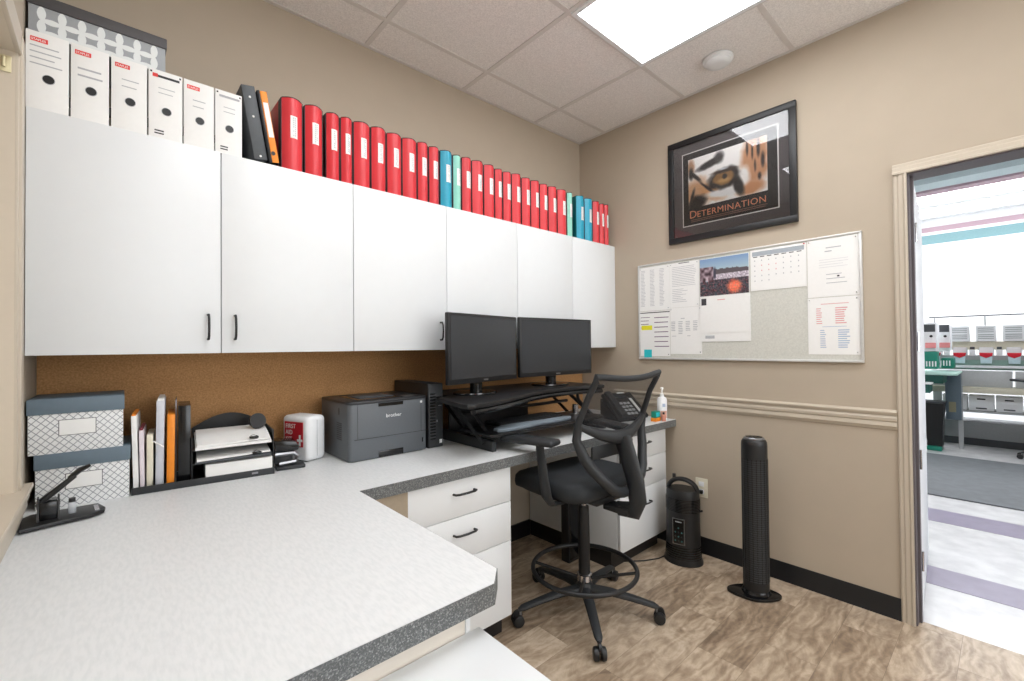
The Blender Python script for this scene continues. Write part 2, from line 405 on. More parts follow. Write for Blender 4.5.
# ceiling
ceil = struct(B().box(XL-.3, .12, YB-.1, .1, H+.004, H+.06, CEIL), 'ceiling')
b = B(); gx = []; x = -.4933
while x > XL-.1: gx.append(x); x -= .608
gy = []; y = -.2426
while y > YB: gy.append(y); y -= .604
for x in gx: b.box(x-.012, x+.012, YB, 0, H, H+.004, GRID)
for y in gy: b.box(XL, 0, y-.012, y+.012, H+.0003, H+.0037, GRID)
b.box(XL, 0, -.018, 0, H-.001, H+.0035, GRID); b.box(-.018, 0, YB, 0, H-.0012, H+.0033, GRID)
struct(b, 'trim_1')
def panel(x0, x1, y0, y1, lbl):
    t = thing('ceiling_light', lbl, 'ceiling light', ((x0+x1)/2, (y0+y1)/2, H-.012), group=None)
    b = B(); fw = .022
    b.box(x0, x1, y0, y0+fw, H-.010, H+.003, WHITE); b.box(x0, x1, y1-fw, y1, H-.010, H+.003, WHITE)
    b.box(x0, x0+fw, y0+fw, y1-fw, H-.010, H+.003, WHITE); b.box(x1-fw, x1, y0+fw, y1-fw, H-.010, H+.003, WHITE)
    b.build('frame', t)
    B().box(x0+fw, x1-fw, y0+fw, y1-fw, H-.007, H+.002, LIGHT).build('diffuser', t)
panel(-1.0933, -.5023, -2.04, -.8520, 'bright recessed ceiling panel light next to the round smoke detector')
panel(-1.0933, -.5023, -4.1, -2.93, 'unseen recessed ceiling panel light at the front end of the room')  # unseen panels here and below, put in as camera-side fill
panel(-2.31, -1.7183, -4.1, -2.93, 'unseen recessed ceiling panel light in the front left of the ceiling')
panel(-2.31, -1.7183, -2.04, -.8520, 'recessed ceiling panel light over the left counter')
t = thing('smoke_detector', 'round white smoke detector on the ceiling tile beside the light panel', 'smoke detector', (-.235, -1.157, H))
B().lathe([(.076, 0), (.076, -.012), (.068, -.018)][::-1], WHITE, (-.235, -1.157, H)).build('mounting_plate', t)
B().lathe([(.03, -.036), (.054, -.033), (.064, -.025), (.066, -.018)], WHITE, (-.235, -1.157, H)).build('cover', t)

# baseboards and chair rail, right wall
def sweep(prof, y0, y1, m, name, x=0):
    struct(B().prism([(x-a, z) for a, z in prof], y0, y1, m, 'y'), name)
sweep([(0, 0), (.012, 0), (.010, .012), (.006, .02), (.006, .092), (.003, .098), (0, .098)], DY0+.049, -.0, BASEB, 'baseboard_right')
sweep([(0, .864), (.006, .866), (.008, .874), (.014, .880), (.013, .892), (.010, .900), (.016, .905), (.018, .918), (.013, .928), (.021, .936), (.023, .946), (.017, .952), (0, .955)], DY0+.050, -.3, TRIM, 'trim_2')
# door opening to the workroom
d = thing('door_1', None, None, (.0, DY0, 0)); d['kind'] = 'structure'
b = B(); P = [(0, 0), (.007, 0), (.011, .005), (.011, .016), (.015, .021), (.015, .035), (.020, .041), (.020, .049), (0, .049)]
b.prism([(-a, DY0+.049-c) for a, c in P], 0, DZ, TRIM, 'z'); b.prism([(-a, DY1-.049+c) for a, c in P], 0, DZ, TRIM, 'z')
b.prism([(-a, DZ+.049-c) for a, c in P], DY1-.049, DY0+.049, TRIM, 'y'); b.build('casing', d)
b = B(); b.box(-.004, .125, DY0-.006, DY0, 0, DZ, STEEL); b.box(-.004, .125, DY1, DY1+.006, 0, DZ, STEEL); b.box(-.004, .125, DY1, DY0, DZ-.006, DZ, STEEL)
b.box(.04, .07, DY0-.016, DY0-.006, 0, DZ-.006, STEEL); b.build('door_jamb', d)
Md = Matrix.Translation((.128, DY0-.010, 0)) @ Matrix.Rotation(math.radians(3.9), 4, 'Z')
lf = B().box(0, .88, 0, .038, .01, DZ-.02, FARW, .002, M=Md).build('door_leaf', d)
b = B()
for z in (.25, .72, 1.27, 1.78):
    b.cyl((.124, DY0-.012, z-.045), (.124, DY0-.012, z+.045), .007, CHROME, 10)
b.build('hinge', d)

# ------------------------------------------------------------------ counters and drawers
HD = .79; TH = .042; DDP = -.7585
ct = thing('counter', 'long pale grey L shaped counter top with dark speckled edge', 'counter', (-2.0, -.4, HD-TH))
xi, ye, ch = -2.0675, -1.449, .042
out = [(XL, 0), (XL, ye-ch), (xi-ch, ye-ch), (xi, ye), (xi, DDP+.02), (0, DDP), (0, 0)]
b = B(); b.prism(out, HD-TH, HD, COUNTER, 'z'); top = b.build('countertop', ct)
b = B(); th = .0015
pts = out[1:6]
for (xa, ya), (xb, yb) in zip(pts, pts[1:]):
    dv = Vector((xb-xa, yb-ya)); n = Vector((dv.y, -dv.x)).normalized()*th
    b.prism([(xa, ya), (xb, yb), (xb+n.x, yb+n.y), (xa+n.x, ya+n.y)], HD-TH-.001, HD-.0008, EDGE, 'z')
b.build('edge_band', ct)
def bow_handle(b, c, L, axis, out=.028, m=None, r=.0045):
    m = m or BLACKP
    x, y, z = c
    if axis == 'x': P = [(x-L/2, y, z), (x-L/2, y-out*.7, z+.002), (x-L/2+.012, y-out, z+.003), (x, y-out-.003, z+.003), (x+L/2-.012, y-out, z+.003), (x+L/2, y-out*.7, z+.002), (x+L/2, y, z)]
    else: P = [(x, y, z-L/2), (x, y-out*.7, z-L/2), (x, y-out, z-L/2+.012), (x, y-out-.003, z), (x, y-out, z+L/2-.012), (x, y-out*.7, z+L/2), (x, y, z+L/2)]
    b.tube(P, r, m, 10)
def pedestal(x0, x1, lbl, splits, name='drawer_unit'):
    yf = -.728
    t = thing(name, lbl, 'drawer cabinet', ((x0+x1)/2, -.36, 0), group=None)
    b = B(); b.box(x0, x1, yf+.02, -.01, .1, HD-TH-.001, WHITE, .001); b.build('body', t)
    B().box(x0+.005, x1-.003, yf+.065, -.01, 0, .1, BASEB).build('toe_kick', t)
    for z0, z1 in splits:
        f = B().box(x0+.002, x1-.002, yf-.001, yf+.0195, z0+.0015, z1-.0015, WHITE, .0012).build('drawer', t)
        hb = B(); bow_handle(hb, ((x0+x1)/2, yf, (z0+z1)/2+.018 if z1-z0 < .25 else z1-.09), .10, 'x'); hb.build('handle', f)
    return t
SP = [(.104, .425), (.425, .595), (.595, HD-TH-.003)]
pedestal(-1.886, -1.385, 'white three drawer unit under the counter left of the knee space', SP)
pedestal(-.578, -.075, 'white three drawer unit under the counter beside the black heater', SP)
# tan sheet standing in for the shaded gap between pedestal and left counter base, base under peninsula
struct(B().box(-2.16, -1.886, -.735, -.715, 0, HD-TH-.002, TANKICK), 'trim_3')
t = thing('base_cabinet', 'cream cabinet base under the end of the left counter', 'cabinet', (-2.5, -.8, 0))
B().box(XL+.004, -2.16, ye-.012, -.01, .1, HD-TH-.001, CREAM, .002).build('body', t)
B().box(XL+.03, -2.18, ye+.03, -.03, 0, .1, BASEB).build('toe_kick', t)
b = B(); b.box(-2.16, -2.150, ye-.014, ye+.02, .1, HD-TH-.001, WHITE, .001); b.build('edge_strip', t)
t = thing('low_cabinet', 'white low cabinet with flat top in front of the left counter', 'cabinet', (-2.5, -1.8, 0))
LZ = .70
B().box(XL+.004, -2.129, -2.10, ye-.016, LZ-.03, LZ, WHITE, .0015).build('top', t)
B().box(XL+.01, -2.15, -2.09, ye-.02, .1, LZ-.031, WHITE, .001).build('body', t)
B().box(XL+.03, -2.17, -2.06, ye-.03, 0, .1, BASEB).build('toe_kick', t)
f = B().box(-2.149, -2.136, -2.08, -1.79, .11, LZ-.035, WHITE, .001).build('door', t)
f = B().box(-2.149, -2.136, -1.785, -1.49, .11, LZ-.035, WHITE, .001).build('door', t)
# black vinyl behind knee space
struct(B().box(-1.385, -.578, -.012, 0, 0, .1, BASEB), 'baseboard_back')

# ------------------------------------------------------------------ wall cabinets
Z0, Z1, YF = 1.2513, 1.969, -.3146
XS = [-2.866, -2.3886, -1.9069, -1.4313, -.95, -.4682, -.002]
names = ['leftmost white two door wall cabinet, below the white file holders', 'middle white two door wall cabinet, left of and behind the monitors', 'rightmost white two door wall cabinet, next to the room corner']
for k in range(3):
    x0, xm, x1 = XS[2*k], XS[2*k+1], XS[2*k+2]
    t = thing('wall_cabinet', names[k], 'cabinet', ((x0+x1)/2, -.16, Z0), group='white wall cabinets')
    b = B(); b.box(x0+.0005, x1-.0005, YF+.019, -.002, Z0+.004, Z1-.001, WHITE, .001); b.build('body', t)
    for a, c, hs in ((x0, xm, 1), (xm, x1, -1)):
        f = B().box(a+.0015, c-.0015, YF, YF+.0185, Z0, Z1, WHITE, .0012).build('door', t)
        hx = c-.0395 if hs > 0 else a+.0415
        hb = B(); bow_handle(hb, (hx, YF, 1.343), .085, 'z', .024, r=.004); hb.build('handle', f)

# ------------------------------------------------------------------ things on top of the cabinets
# magazine files
def text_lines(b, x0, x1, z0, z1, y, n, m, axis='y', h=.35, jit=.3):
    dz = (z1-z0)/n
    for i in range(n):
        z = z1-dz*(i+.5); xe = x1-(x1-x0)*random.random()*jit
        xa, xb = x0, xe
        if axis == 'y': b.quad([(xa, y, z-dz*h/2), (xb, y, z-dz*h/2), (xb, y, z+dz*h/2), (xa, y, z+dz*h/2)], m)
        else: b.quad([(y, xa, z-dz*h/2), (y, xb, z-dz*h/2), (y, xb, z+dz*h/2), (y, xa, z+dz*h/2)], m)
    return b
FX = [(-2.866, -2.777), (-2.773, -2.687), (-2.682, -2.594), (-2.590, -2.500), (-2.496, -2.409), (-2.405, -2.322)]
ordn = ['first', 'second', 'third', 'fourth', 'fifth', 'sixth', 'seventh', 'eighth', 'ninth', 'tenth', 'eleventh', 'twelfth', 'thirteenth']
FLBL = ['white file holder at the far left with four handwritten lines under its red tag',
        'white file holder second from the left, red tag and two faint written lines',
        'white file holder third from the left, red tag, below the patterned box',
        'white file holder fourth from the left, dark and red writing in its top slot',
        'white file holder fifth from the left, red tag over faint writing',
        'white file holder sixth from the left, against the leaning grey file']
for i, (x0, x1) in enumerate(FX):
    t = thing('file_holder', FLBL[i], 'file holder', ((x0+x1)/2, -.19, Z1), group='white file holders')
    b = B(); yf = -.309; zt = 2.197
    b.prism([(yf, Z1), (-.06, Z1), (-.06, Z1+.12), (-.20, zt-.002), (yf, zt)], x0, x1, PAPER, 'x', bev=.001); b.build('holder_body', t)
    cx = (x0+x1)/2
    b = B(); b.lathe([(.0122, 0), (.0122, .0016)], BLACKP, M=Matrix.Translation((cx+.002, yf, Z1+.094)) @ Matrix.Rotation(PI/2, 4, 'X'))
    b.lathe([(.0138, 0), (.0138, .0008)], INKG, M=Matrix.Translation((cx+.002, yf, Z1+.094)) @ Matrix.Rotation(PI/2, 4, 'X')); b.build('finger_hole', t)
    if i in (0, 1, 2, 4):
        b = B(); b.box(x0+.009, x0+.045, yf-.0008, yf, zt-.030, zt-.017, LABELT); b.text('STAPLES', .0095, PAPER, RX(FACE_NY, x0+.0105, yf-.0009, zt-.0272), .0001, sp=.85); b.build('red_tag', t)
    b = B()
    if i == 0: text_lines(b, x0+.008, x1-.012, Z1+.125, zt-.034, yf-.0004, 4, INKG, h=.2, jit=.4)
    elif i == 1: text_lines(b, x0+.015, x1-.008, Z1+.125, zt-.06, yf-.0004, 2, INKG, h=.25)
    elif i in (3, 5):
        b.quad([(x0+.012, yf-.0004, zt-.024), (x1-.008, yf-.0004, zt-.024), (x1-.008, yf-.0004, zt-.016), (x0+.012, yf-.0004, zt-.016)], INKD if i == 3 else INKG)
        if i == 3: b.quad([(x0+.010, yf-.0006, zt-.025), (x0+.024, yf-.0006, zt-.025), (x0+.024, yf-.0006, zt-.013), (x0+.010, yf-.0006, zt-.013)], LABELT)
        for q in (.004, x1-x0-.009): b.quad([(x0+q, yf-.0004, zt-.012), (x0+q+.005, yf-.0004, zt-.012), (x0+q+.005, yf-.0004, zt-.006), (x0+q, yf-.0004, zt-.006)], INKD)
        text_lines(b, x0+.025, x1-.02, Z1+.145, zt-.05, yf-.0004, 2, INKG, h=.15)
        text_lines(b, x0+.015, x0+.040, Z1+.012, Z1+.030, yf-.0004, 2, INKD, h=.5, jit=.1)
    else: text_lines(b, x0+.025, x1-.02, Z1+.13, zt-.055, yf-.0004, 2, INKG, h=.14)
    b.build('writing', t)
    if i < 5: B().box(x1+.0002, FX[i+1][0]-.0002, yf+.006, yf+.02, Z1+.035, Z1+.062, BLACKP).build('side_clip', t)

# patterned photo box lying on the file holders
px0, px1, py0, py1, pz0, pz1 = -2.863, -2.545, -.290, -.06, 2.198, 2.318
t = thing('patterned_box', 'grey storage box with white petal pattern and dark lid, lying on the file holders', 'box', ((px0+px1)/2, -.18, pz0))
B().box(px0, px1, py0, py1, pz0, pz1-.012, PETALG, .001).build('box_body', t)
b = B(); cell = .0435
def petal(b, cx, cz, L, W, vert, y):
    p = []
    for k in range(16):
        a = 2*PI*k/16; u = math.cos(a)*L; v = math.sin(a)*W*(1-.1*abs(math.cos(a)))
        p.append((cx+(v if vert else u), y, cz+(u if vert else v)))
    b.quad(p, PETALW)
nx = 7
for k in range(nx+1):
    cx = px0+.027+cell*k
    for cz in (pz0+.046,):
        if px0+.005 < cx < px1:
            petal(b, cx, cz+.0195, .0205, .0098, True, py0-.0006); petal(b, cx, cz-.0195, .0205, .0098, True, py0-.0006)
        if cx+cell*.5 < px1-.02: petal(b, cx+cell*.5, cz, .021, .009, False, py0-.0008)
    if cx+cell*.5 < px1-.02: petal(b, cx+cell*.5, pz0+.010, .021, .009, False, py0-.0008)
b.build('petal_pattern', t)
B().box(px0-.003, px1+.004, py0-.005, py1+.004, pz1-.034, pz1, LIDD, .002).build('lid', t)

# leaning grey lever file and yellow binder
def at_lean(x0, w, lean):
    return Matrix.Translation((x0, 0, Z1)) @ Matrix.Rotation(lean, 4, 'Y')
ln = -math.radians(9.5)
t = thing('lever_file', 'dark grey cardboard file with white rivets leaning against the last file holder', 'file', (-2.27, -.19, Z1))
M = at_lean(-2.280, 0, ln); hh = .278
B().box(0, .045, -.310, -.04, .0076, hh, DGREY, .002, M=M).build('file_body', t)
b = B()
for z in (.235, .165, .02): b.lathe([(.004, 0), (.004, .002)], PAPER, M=M @ Matrix.Translation((.0225, -.310, z)) @ Matrix.Rotation(PI/2, 4, 'X'), seg=12)
b.build('rivet', t)
t = thing('yellow_binder', 'black binder with orange yellow spine leaning between grey file and red binders', 'binder', (-2.225, -.19, Z1))
M = at_lean(-2.230, 0, ln)
b = B(); b.box(0, .003, -.315, -.04, .0062, .272, BLACKP, .0005, M=M); b.box(.031, .034, -.315, -.04, .0058, .272, BLACKP, .0005, M=M); b.box(.003, .031, -.10, -.045, .0068, .265, PAPER, 0, M=M); b.build('cover', t)
b = B(); b.box(.002, .009, -.3185, -.313, .0062, .272, BLACKP, .002, M=M); b.box(.009, .033, -.319, -.313, .0062, .270, ORANGE, .002, M=M); b.build('spine', t)
B().box(.013, .030, -.3197, -.319, .10, .228, PAPER, M=M).build('spine_label', t)
B().lathe([(.0075, 0), (.0075, .002)], BLACKP, M=M @ Matrix.Translation((.017, -.319, .04)) @ Matrix.Rotation(PI/2, 4, 'X')).build('finger_hole', t)

# ring binders
def binder(x0, x1, kind, lbl, grp, cat='binder'):
    m, em = {'r': (RED, REDE), 'b': (BLUE, REDE), 'm': (MINT, REDE), 't': (BLUE, TEAL)}[kind]
    name = {'r': 'red_binder', 'b': 'blue_binder', 'm': 'mint_binder', 't': 'blue_binder'}[kind]
    w = x1-x0; cx = (x0+x1)/2
    t = thing(name, lbl, cat, (cx, -.18, Z1), group=grp); zt = Z1+.283+random.uniform(-.003, .004)
    e = .0035; yf = -.290
    b = B()
    for a in (x0+.0006, x1-e-.0006):
        b.box(a, a+e, yf+.032, -.035, Z1, zt, m, .0008)
        b.box(a, a+e, yf-.0035, yf+.0318, Z1, zt, em, .0008)
    b.box(x0+e+.0006, x1-e-.0006, -.27, -.05, Z1+.006, zt-.018, PAPER)
    b.build('cover', t)
    # convex spine with dark border
    b = B(); n = 9; bulge = .018*min(1, w/.075)+.004
    arc = [(x0+e+.0008+(w-2*e-.0016)*i/(n-1), yf-.003-bulge*math.sin(PI*i/(n-1))) for i in range(n)]
    inner = [(x, y+.003) for x, y in reversed(arc)]
    b.prism(arc+inner, Z1, zt-.001, m, 'z'); b.prism(arc+inner, zt-.001, zt+.003, em, 'z'); b.build('spine', t)
    b = B(); lw = min(.026, w*.42); c = cx+.002
    def sy(x):
        f = (x-(x0+e+.0008))/(w-2*e-.0016); return yf-.003-bulge*math.sin(PI*max(0, min(1, f)))
    L0, L1 = Z1+.125, Z1+.213
    xs = [c-lw/2+lw*i/4 for i in range(5)]
    rings = [[(x, sy(x)-.0012, L0) for x in xs], [(x, sy(x)-.0012, L1) for x in xs]]
    b.loft(rings, PAPER, closed=False)
    for q in (-.12, .12):
        x = c+q*lw; xx = x+lw*.1
        for z in [L0+.008+.0085*j for j in range(9)]:
            if random.random() < .85: b.quad([(x, sy(x)-.0022, z), (xx, sy(xx)-.0022, z), (xx, sy(xx)-.0022, z+.0055), (x, sy(x)-.0022, z+.0055)], INKG)
    b.build('spine_label', t)
    return t
def xof(u, v=None):   # metres along the cabinet front for the measured spine edges
    return u
BN = [(-2.193, -2.11), (-2.105, -2.031), (-2.021, -1.961), (-1.959, -1.905), (-1.903, -1.825), (-1.823, -1.749), (-1.747, -1.67), (-1.669, -1.589), (-1.588, -1.527), (-1.525, -1.463), (-1.46, -1.385), (-1.383, -1.329), (-1.327, -1.262), (-1.261, -1.182), (-1.18, -1.104), (-1.103, -1.045), (-1.043, -0.978), (-0.977, -0.902), (-0.899, -0.825), (-0.824, -0.749), (-0.748, -0.676), (-0.673, -0.593), (-0.59, -0.501), (-0.499, -0.444), (-0.437, -0.323), (-0.321, -0.235), (-0.232, -0.16), (-0.159, -0.104), (-0.103, -0.053)]
KN = 'rrrrrrrrrrbmrrrrrrrrrrrmtbrrr'
i1 = i2 = i3 = 0
for (a, c), k in zip(BN, KN):
    n = BN.index((a, c))
    if n < 10:
        l = {0: 'wide red binder at the left end of the red row, beside the yellow binder', 9: 'narrow red binder touching the left side of the first blue binder'}.get(n, 'red binder, %s of the ten left of the first blue binder' % ordn[n])
        g = 'ten red binders on the left'
    elif n == 10: l, g = 'blue binder between the left red binders and a mint green one', 'blue and mint binders'
    elif n == 11: l, g = 'narrow mint green binder right beside the first blue binder', 'blue and mint binders'
    elif n < 23:
        q = n-12; l = {0: 'red binder just right of the first mint green binder', 10: 'red binder just left of the second mint green binder'}.get(q, 'red binder, %s of the eleven between the two mint green binders' % ordn[q]); g = 'eleven red binders in the middle'
    elif n == 23: l, g = 'narrow mint green binder right of the middle run of red binders', 'blue and mint binders'
    elif n == 24: l, g = 'blue binder with dark teal edge beside the second mint binder', 'blue and mint binders'
    elif n == 25: l, g = 'blue binder directly left of the last three red binders', 'blue and mint binders'
    else: l, g = ['red binder just right of the last blue binder', 'red binder in the middle of the last three', 'red binder at the far right end of the row near the corner'][n-26], 'last three red binders'
    if n == 24: a += .03
    binder(a+.006, c+.006, k, l, g)

# ------------------------------------------------------------------ left end of the counter
def lattice_box(loc, rz, lbl, w=.218, d=.225, h=.165):
    t = thing('storage_box', lbl, 'box', loc, rz, 'stacked lattice storage boxes')
    B().box(-w/2+.003, w/2-.003, 0, d, 0, h-.01, LATTICE, .001).build('box_body', t)
    B().box(-w/2, w/2, -.004, d+.003, h-.046, h, SLATE, .002).build('lid', t)
    b = B(); b.box(-.042, .042, -.0015, 0, .052, .100, BLACKP); b.box(-.0405, .0405, -.0022, -.001, .0535, .0985, PAPER); b.build('label_card', t)
lattice_box((-2.742, -.262, HD), math.radians(-3), 'lower white lattice box with slate lid, standing on the counter behind the hole punch')
lattice_box((-2.757, -.262, HD+.165), math.radians(-1), 'upper white lattice box with slate lid, on top of the stack of two')

# heavy duty hole punch
t = thing('hole_punch', 'black heavy duty hole punch with raised lever in front of the lattice boxes', 'hole punch', (-2.775, -.40, HD), math.radians(4))
b = B(); b.prism([(-.088, -.075), (-.02, -.062), (.05, -.052), (.078, -.03), (.082, -.005), (.07, .055), (-.07, .065), (-.088, .04)], .003, .014, BLACKP, 'z', bev=.002)
b.box(.058, .068, -.03, .03, .0141, .016, CHROME); b.build('base', t)
b = B()
for x in (-.055, -.015): b.prism([(-.035, .014), (.035, .014), (.03, .05), (.012, .072), (-.012, .072), (-.03, .05)], x-.002, x+.002, BLACKP, 'x')
b.box(-.053, -.017, -.03, .026, .014, .062, BLACKG, .003); b.build('bracket', t)
b = B()
for y in (-.022, .022): b.cyl((-.03, y, .012), (-.03, y, .052), .005, CHROME, 12)
for p in ((-.058, -.018, .052), (-.058, -.006, .058)): b.cyl(p, (p[0]+.046, p[1], p[2]), .004, CHROME, 10)
b.build('punch_pin', t)
b = B()
for s in (-.011, .011): b.tube([(-.058, s*1.6, .052), (-.02, s*1.3, .085), (.018, s*.6, .118)], .0055, BLACKP, 8)
b.build('lever', t)
b = B(); b.tube([(.006, 0, .112), (.028, 0, .132), (.05, 0, .142)], [.009, .011, .007], BLACKG, 10, flat=.7); b.build('lever_grip', t)
b = B(); b.cyl((.012, .0, .014), (.012, .0, .045), .009, CLEAR, 14); b.cyl((.012, 0, .045), (.012, 0, .056), .0075, BLACKP, 14); b.build('depth_stop', t)

# desk organiser with file slots and letter trays
ORG = thing('desk_organizer', 'black desk organizer with upright file slots and stacked letter trays', 'desk organizer', (-2.631, -.268, HD), math.radians(-5.5))
W = .417
b = B(); b.box(0, W, 0, .235, .002, .006, BLACKP); b.box(0, W, -.004, 0, .0, .024, CHARC, .001)
b.box(W-.075, W-.055, -.0048, -.004, .010, .0165, METAL); b.build('base_tray', ORG)
for x in (.018, .036, .0555, .088, .112):
    B().prism([(.01, .006), (.23, .006), (.23, .10), (.10, .10), (.01, .03)], x, x+.002, BLACKP, 'x').build('divider', ORG)
b = B(); b.box(.160, .163, .01, .235, .006, .165, BLACKP); b.box(W-.003, W, .01, .235, .006, .165, BLACKP); b.build('side_wall', ORG)
for z in (.072, .119):
    b = B(); b.box(.163, W-.003, .0, .230, z, z+.003, CHARC if z > .1 else BLACKP); b.build('letter_tray', ORG)
b = B(); b.prism([(.160+(W-.160)*i/16, .165+.052*math.sin(PI*i/16)) for i in range(17)] + [(W, .006), (.160, .006)], .2345, .238, BLACKP, 'y'); b.build('back_panel', ORG)
def on_org(x, y, z): return Matrix.Translation((-2.631, -.268, HD)) @ Matrix.Rotation(math.radians(-5.5), 4, 'Z') @ Matrix.Translation((x, y, z))
def org_item(name, lbl, cat, builder, x, y, z, grp=None):
    p = on_org(x, y, z).translation
    t = thing(name, lbl, cat, p, math.radians(-5.5), grp); builder(t); return t
def sheaf(w, d, h, tilt, m=PAPER, curl=.012):
    def f(t):
        b = B(); n = 8
        for k, (zz, mm) in enumerate(((0, m), (h*.5, PAPER))):
            rings = []
            for i in range(n+1):
                y = d*i/n; zc = zz+tilt*i/n+curl*math.sin(PI*i/n)*.5
                rings.append([(-w/2+k*.004, y, zc), (w/2-k*.003, y+k*.004, zc+.004*k), (w/2-k*.003, y+k*.004, zc+h*.5), (-w/2+k*.004, y, zc+h*.49)])
            b.loft(rings, mm)
        b.build('sheets', t)
    return f
def clip(t, x, y, z):
    b = B(); b.box(x, x+.03, y-.003, y+.014, z, z+.007, BLACKG, .002); b.tube([(x+.005, y+.012, z+.007), (x+.015, y+.03, z+.009), (x+.025, y+.012, z+.007)], .001, CHROME, 6); b.build('binder_clip', t)
t = org_item('paper_stack', 'clipped white papers lying in the top letter tray', 'papers', sheaf(.235, .20, .018, .026), .288, -.012, .1225, 'paper stacks in the letter trays'); clip(t, .045, -.002, .022)
t = org_item('paper_stack', 'clipped white papers with a dark cover sheet in the middle letter tray', 'papers', sheaf(.235, .19, .014, .014, m=DGREY), .288, -.010, .0755, 'paper stacks in the letter trays'); clip(t, .055, -.004, .010)
t = None and org_item('paper_stack', 'thin grey sheets in the letter tray second from the bottom', 'papers', sheaf(.22, .18, .008, .0, m=PAPER, curl=.0), .292, -.008, .0555, 'paper stacks in the letter trays')
t = org_item('paper_ream', 'thick block of white paper at the bottom of the letter trays', 'papers', lambda t: B().box(-.10, .110, 0, .20, 0, .060, PAPER, .001).build('sheets', t), .300, -.002, .0065)
def upright(w, d, h, m, top=None, tm=None, lean=0):
    def f(t):
        M = Matrix.Rotation(lean, 4, 'Y')
        b = B(); b.box(0, w, 0, d, 0 if lean == 0 else abs(lean)*w, h, m, .001, M=M); b.build('cover', t)
        if tm: b = B(); b.box(w*.15, w*.85, .002, d-.004, h, h+.006, tm, 0, M=M); b.build('page_edges', t)
    return f
org_item('notebook', 'tall off white notebook with orange top edge, leftmost in the organizer slots', 'notebook', upright(.014, .17, .250, PAPER, tm=ORANGE, lean=math.radians(-1.5)), .0045, .012, .007)
org_item('notebook', 'pink white notebook with dark red top between two pale books', 'notebook', upright(.012, .16, .200, mat('pink_white_paper', (226, 216, 222), .7), tm=mat('dark_red_card', (120, 30, 50), .6), lean=math.radians(-1)), .0215, .014, .007)
org_item('notebook', 'short cream notebook beside the stack of white booklets', 'notebook', upright(.017, .15, .182, IVORY), .0378, .018, .007)
org_item('booklet_bundle', 'tall bundle of white and pale grey booklets left of the orange folder', 'booklets', upright(.022, .20, .295, mat('pale_grey_paper', (205, 208, 216), .6), tm=PAPER, lean=math.radians(.6)), .0605, .018, .007)
org_item('orange_folder', 'orange folder with a tabbed spine standing in the organizer', 'folder', upright(.021, .19, .245, ORANGE, lean=math.radians(.6)), .0905, .012, .007)
org_item('clear_sleeve', 'clear grey plastic sleeve standing up behind the orange folder', 'plastic sleeve', upright(.004, .16, .290, mat('grey_sleeve', (150, 146, 152), .2)), .1145, .05, .007)
def penb(t): B().tube([(0, 0, 0), (.030, 0, -.024)], .0022, PAPER, 8).build('barrel', t)
org_item('white_pen', 'white pen clipped diagonally across the booklets', 'pen', penb, .054, .005, .170)
org_item('black_folder', 'glossy black folder standing beside the letter trays', 'folder', upright(.036, .17, .272, BLACKG), .122, .022, .007)

# stapler and round tape dispenser beside trays
t = thing('stapler', 'black and grey stapler standing right of the letter trays', 'stapler', (-2.157, -.255, HD), math.radians(-8))
b = B(); b.box(-.042, .062, -.04, .03, 0, .014, CHARC, .004); b.build('base', t)
b = B(); b.prism([(-.046, .072), (.036, .072), (.042, .086), (.026, .108), (-.046, .116)], -.030, .045, BLACKG, 'y', bev=.005); b.build('top_arm', t)
b = B(); pr_ = [(.040-.002*0+.0*i, 0) for i in range(1)]
b.tube([(-.044, -.014, .060), (.022, -.014, .060), (.036, -.014, .046), (.030, -.014, .026), (-.03, -.014, .022)], .0095, METAL, 8, flat=1.6, upv=(0, 1, 0)); b.box(-.044, .02, -.012, .02, .018, .072, CHARC, .003); b.build('magazine', t)
t = thing('tape_roll', 'black round disc leaning on the papers in the top tray', 'tape roll', (-2.250, -.19, HD+.158), math.radians(12))
b = B(); b.lathe([(.006, 0), (.030, 0), (.030, .014), (.006, .014)], BLACKP, M=Matrix.Translation((0, 0, .030)) @ Matrix.Rotation(math.radians(72), 4, 'X')); b.build('disc', t)

# first aid box
t = thing('first_aid_box', 'white plastic first aid box with red label, standing on edge beside the printer', 'first aid box', (-2.058, -.148, HD), math.radians(22))
b = B(); b.box(-.048, .048, -.078, .082, .002, .190, FARW, .020, seg=4); b.build('case', t)
b = B(); b.box(-.0015, .0015, -.0786, .0826, .02, .172, MGREY, .001); b.build('case_seam', t)
b = B(); b.prism([(.060, .062), (-.052, .062), (-.052, .165), (.060, .165)], -.0495, -.048, REDLBL, 'x')
b.box(-.0502, -.0495, -.038, -.028, .066, .112, PAPER); b.box(-.0502, -.0495, -.049, -.017, .084, .094, PAPER)
b.text('FIRST', .026, PAPER, RX(FACE_NX, -.0496, .054, .138), .0004); b.text('AID', .026, PAPER, RX(FACE_NX, -.0496, .054, .112), .0004); b.text('KIT', .026, PAPER, RX(FACE_NX, -.0496, .054, .084), .0004)
b.build('red_label', t)
b = B(); b.box(-.035, .035, -.055, .060, 0, .003, BLACKP); b.build('foot', t)

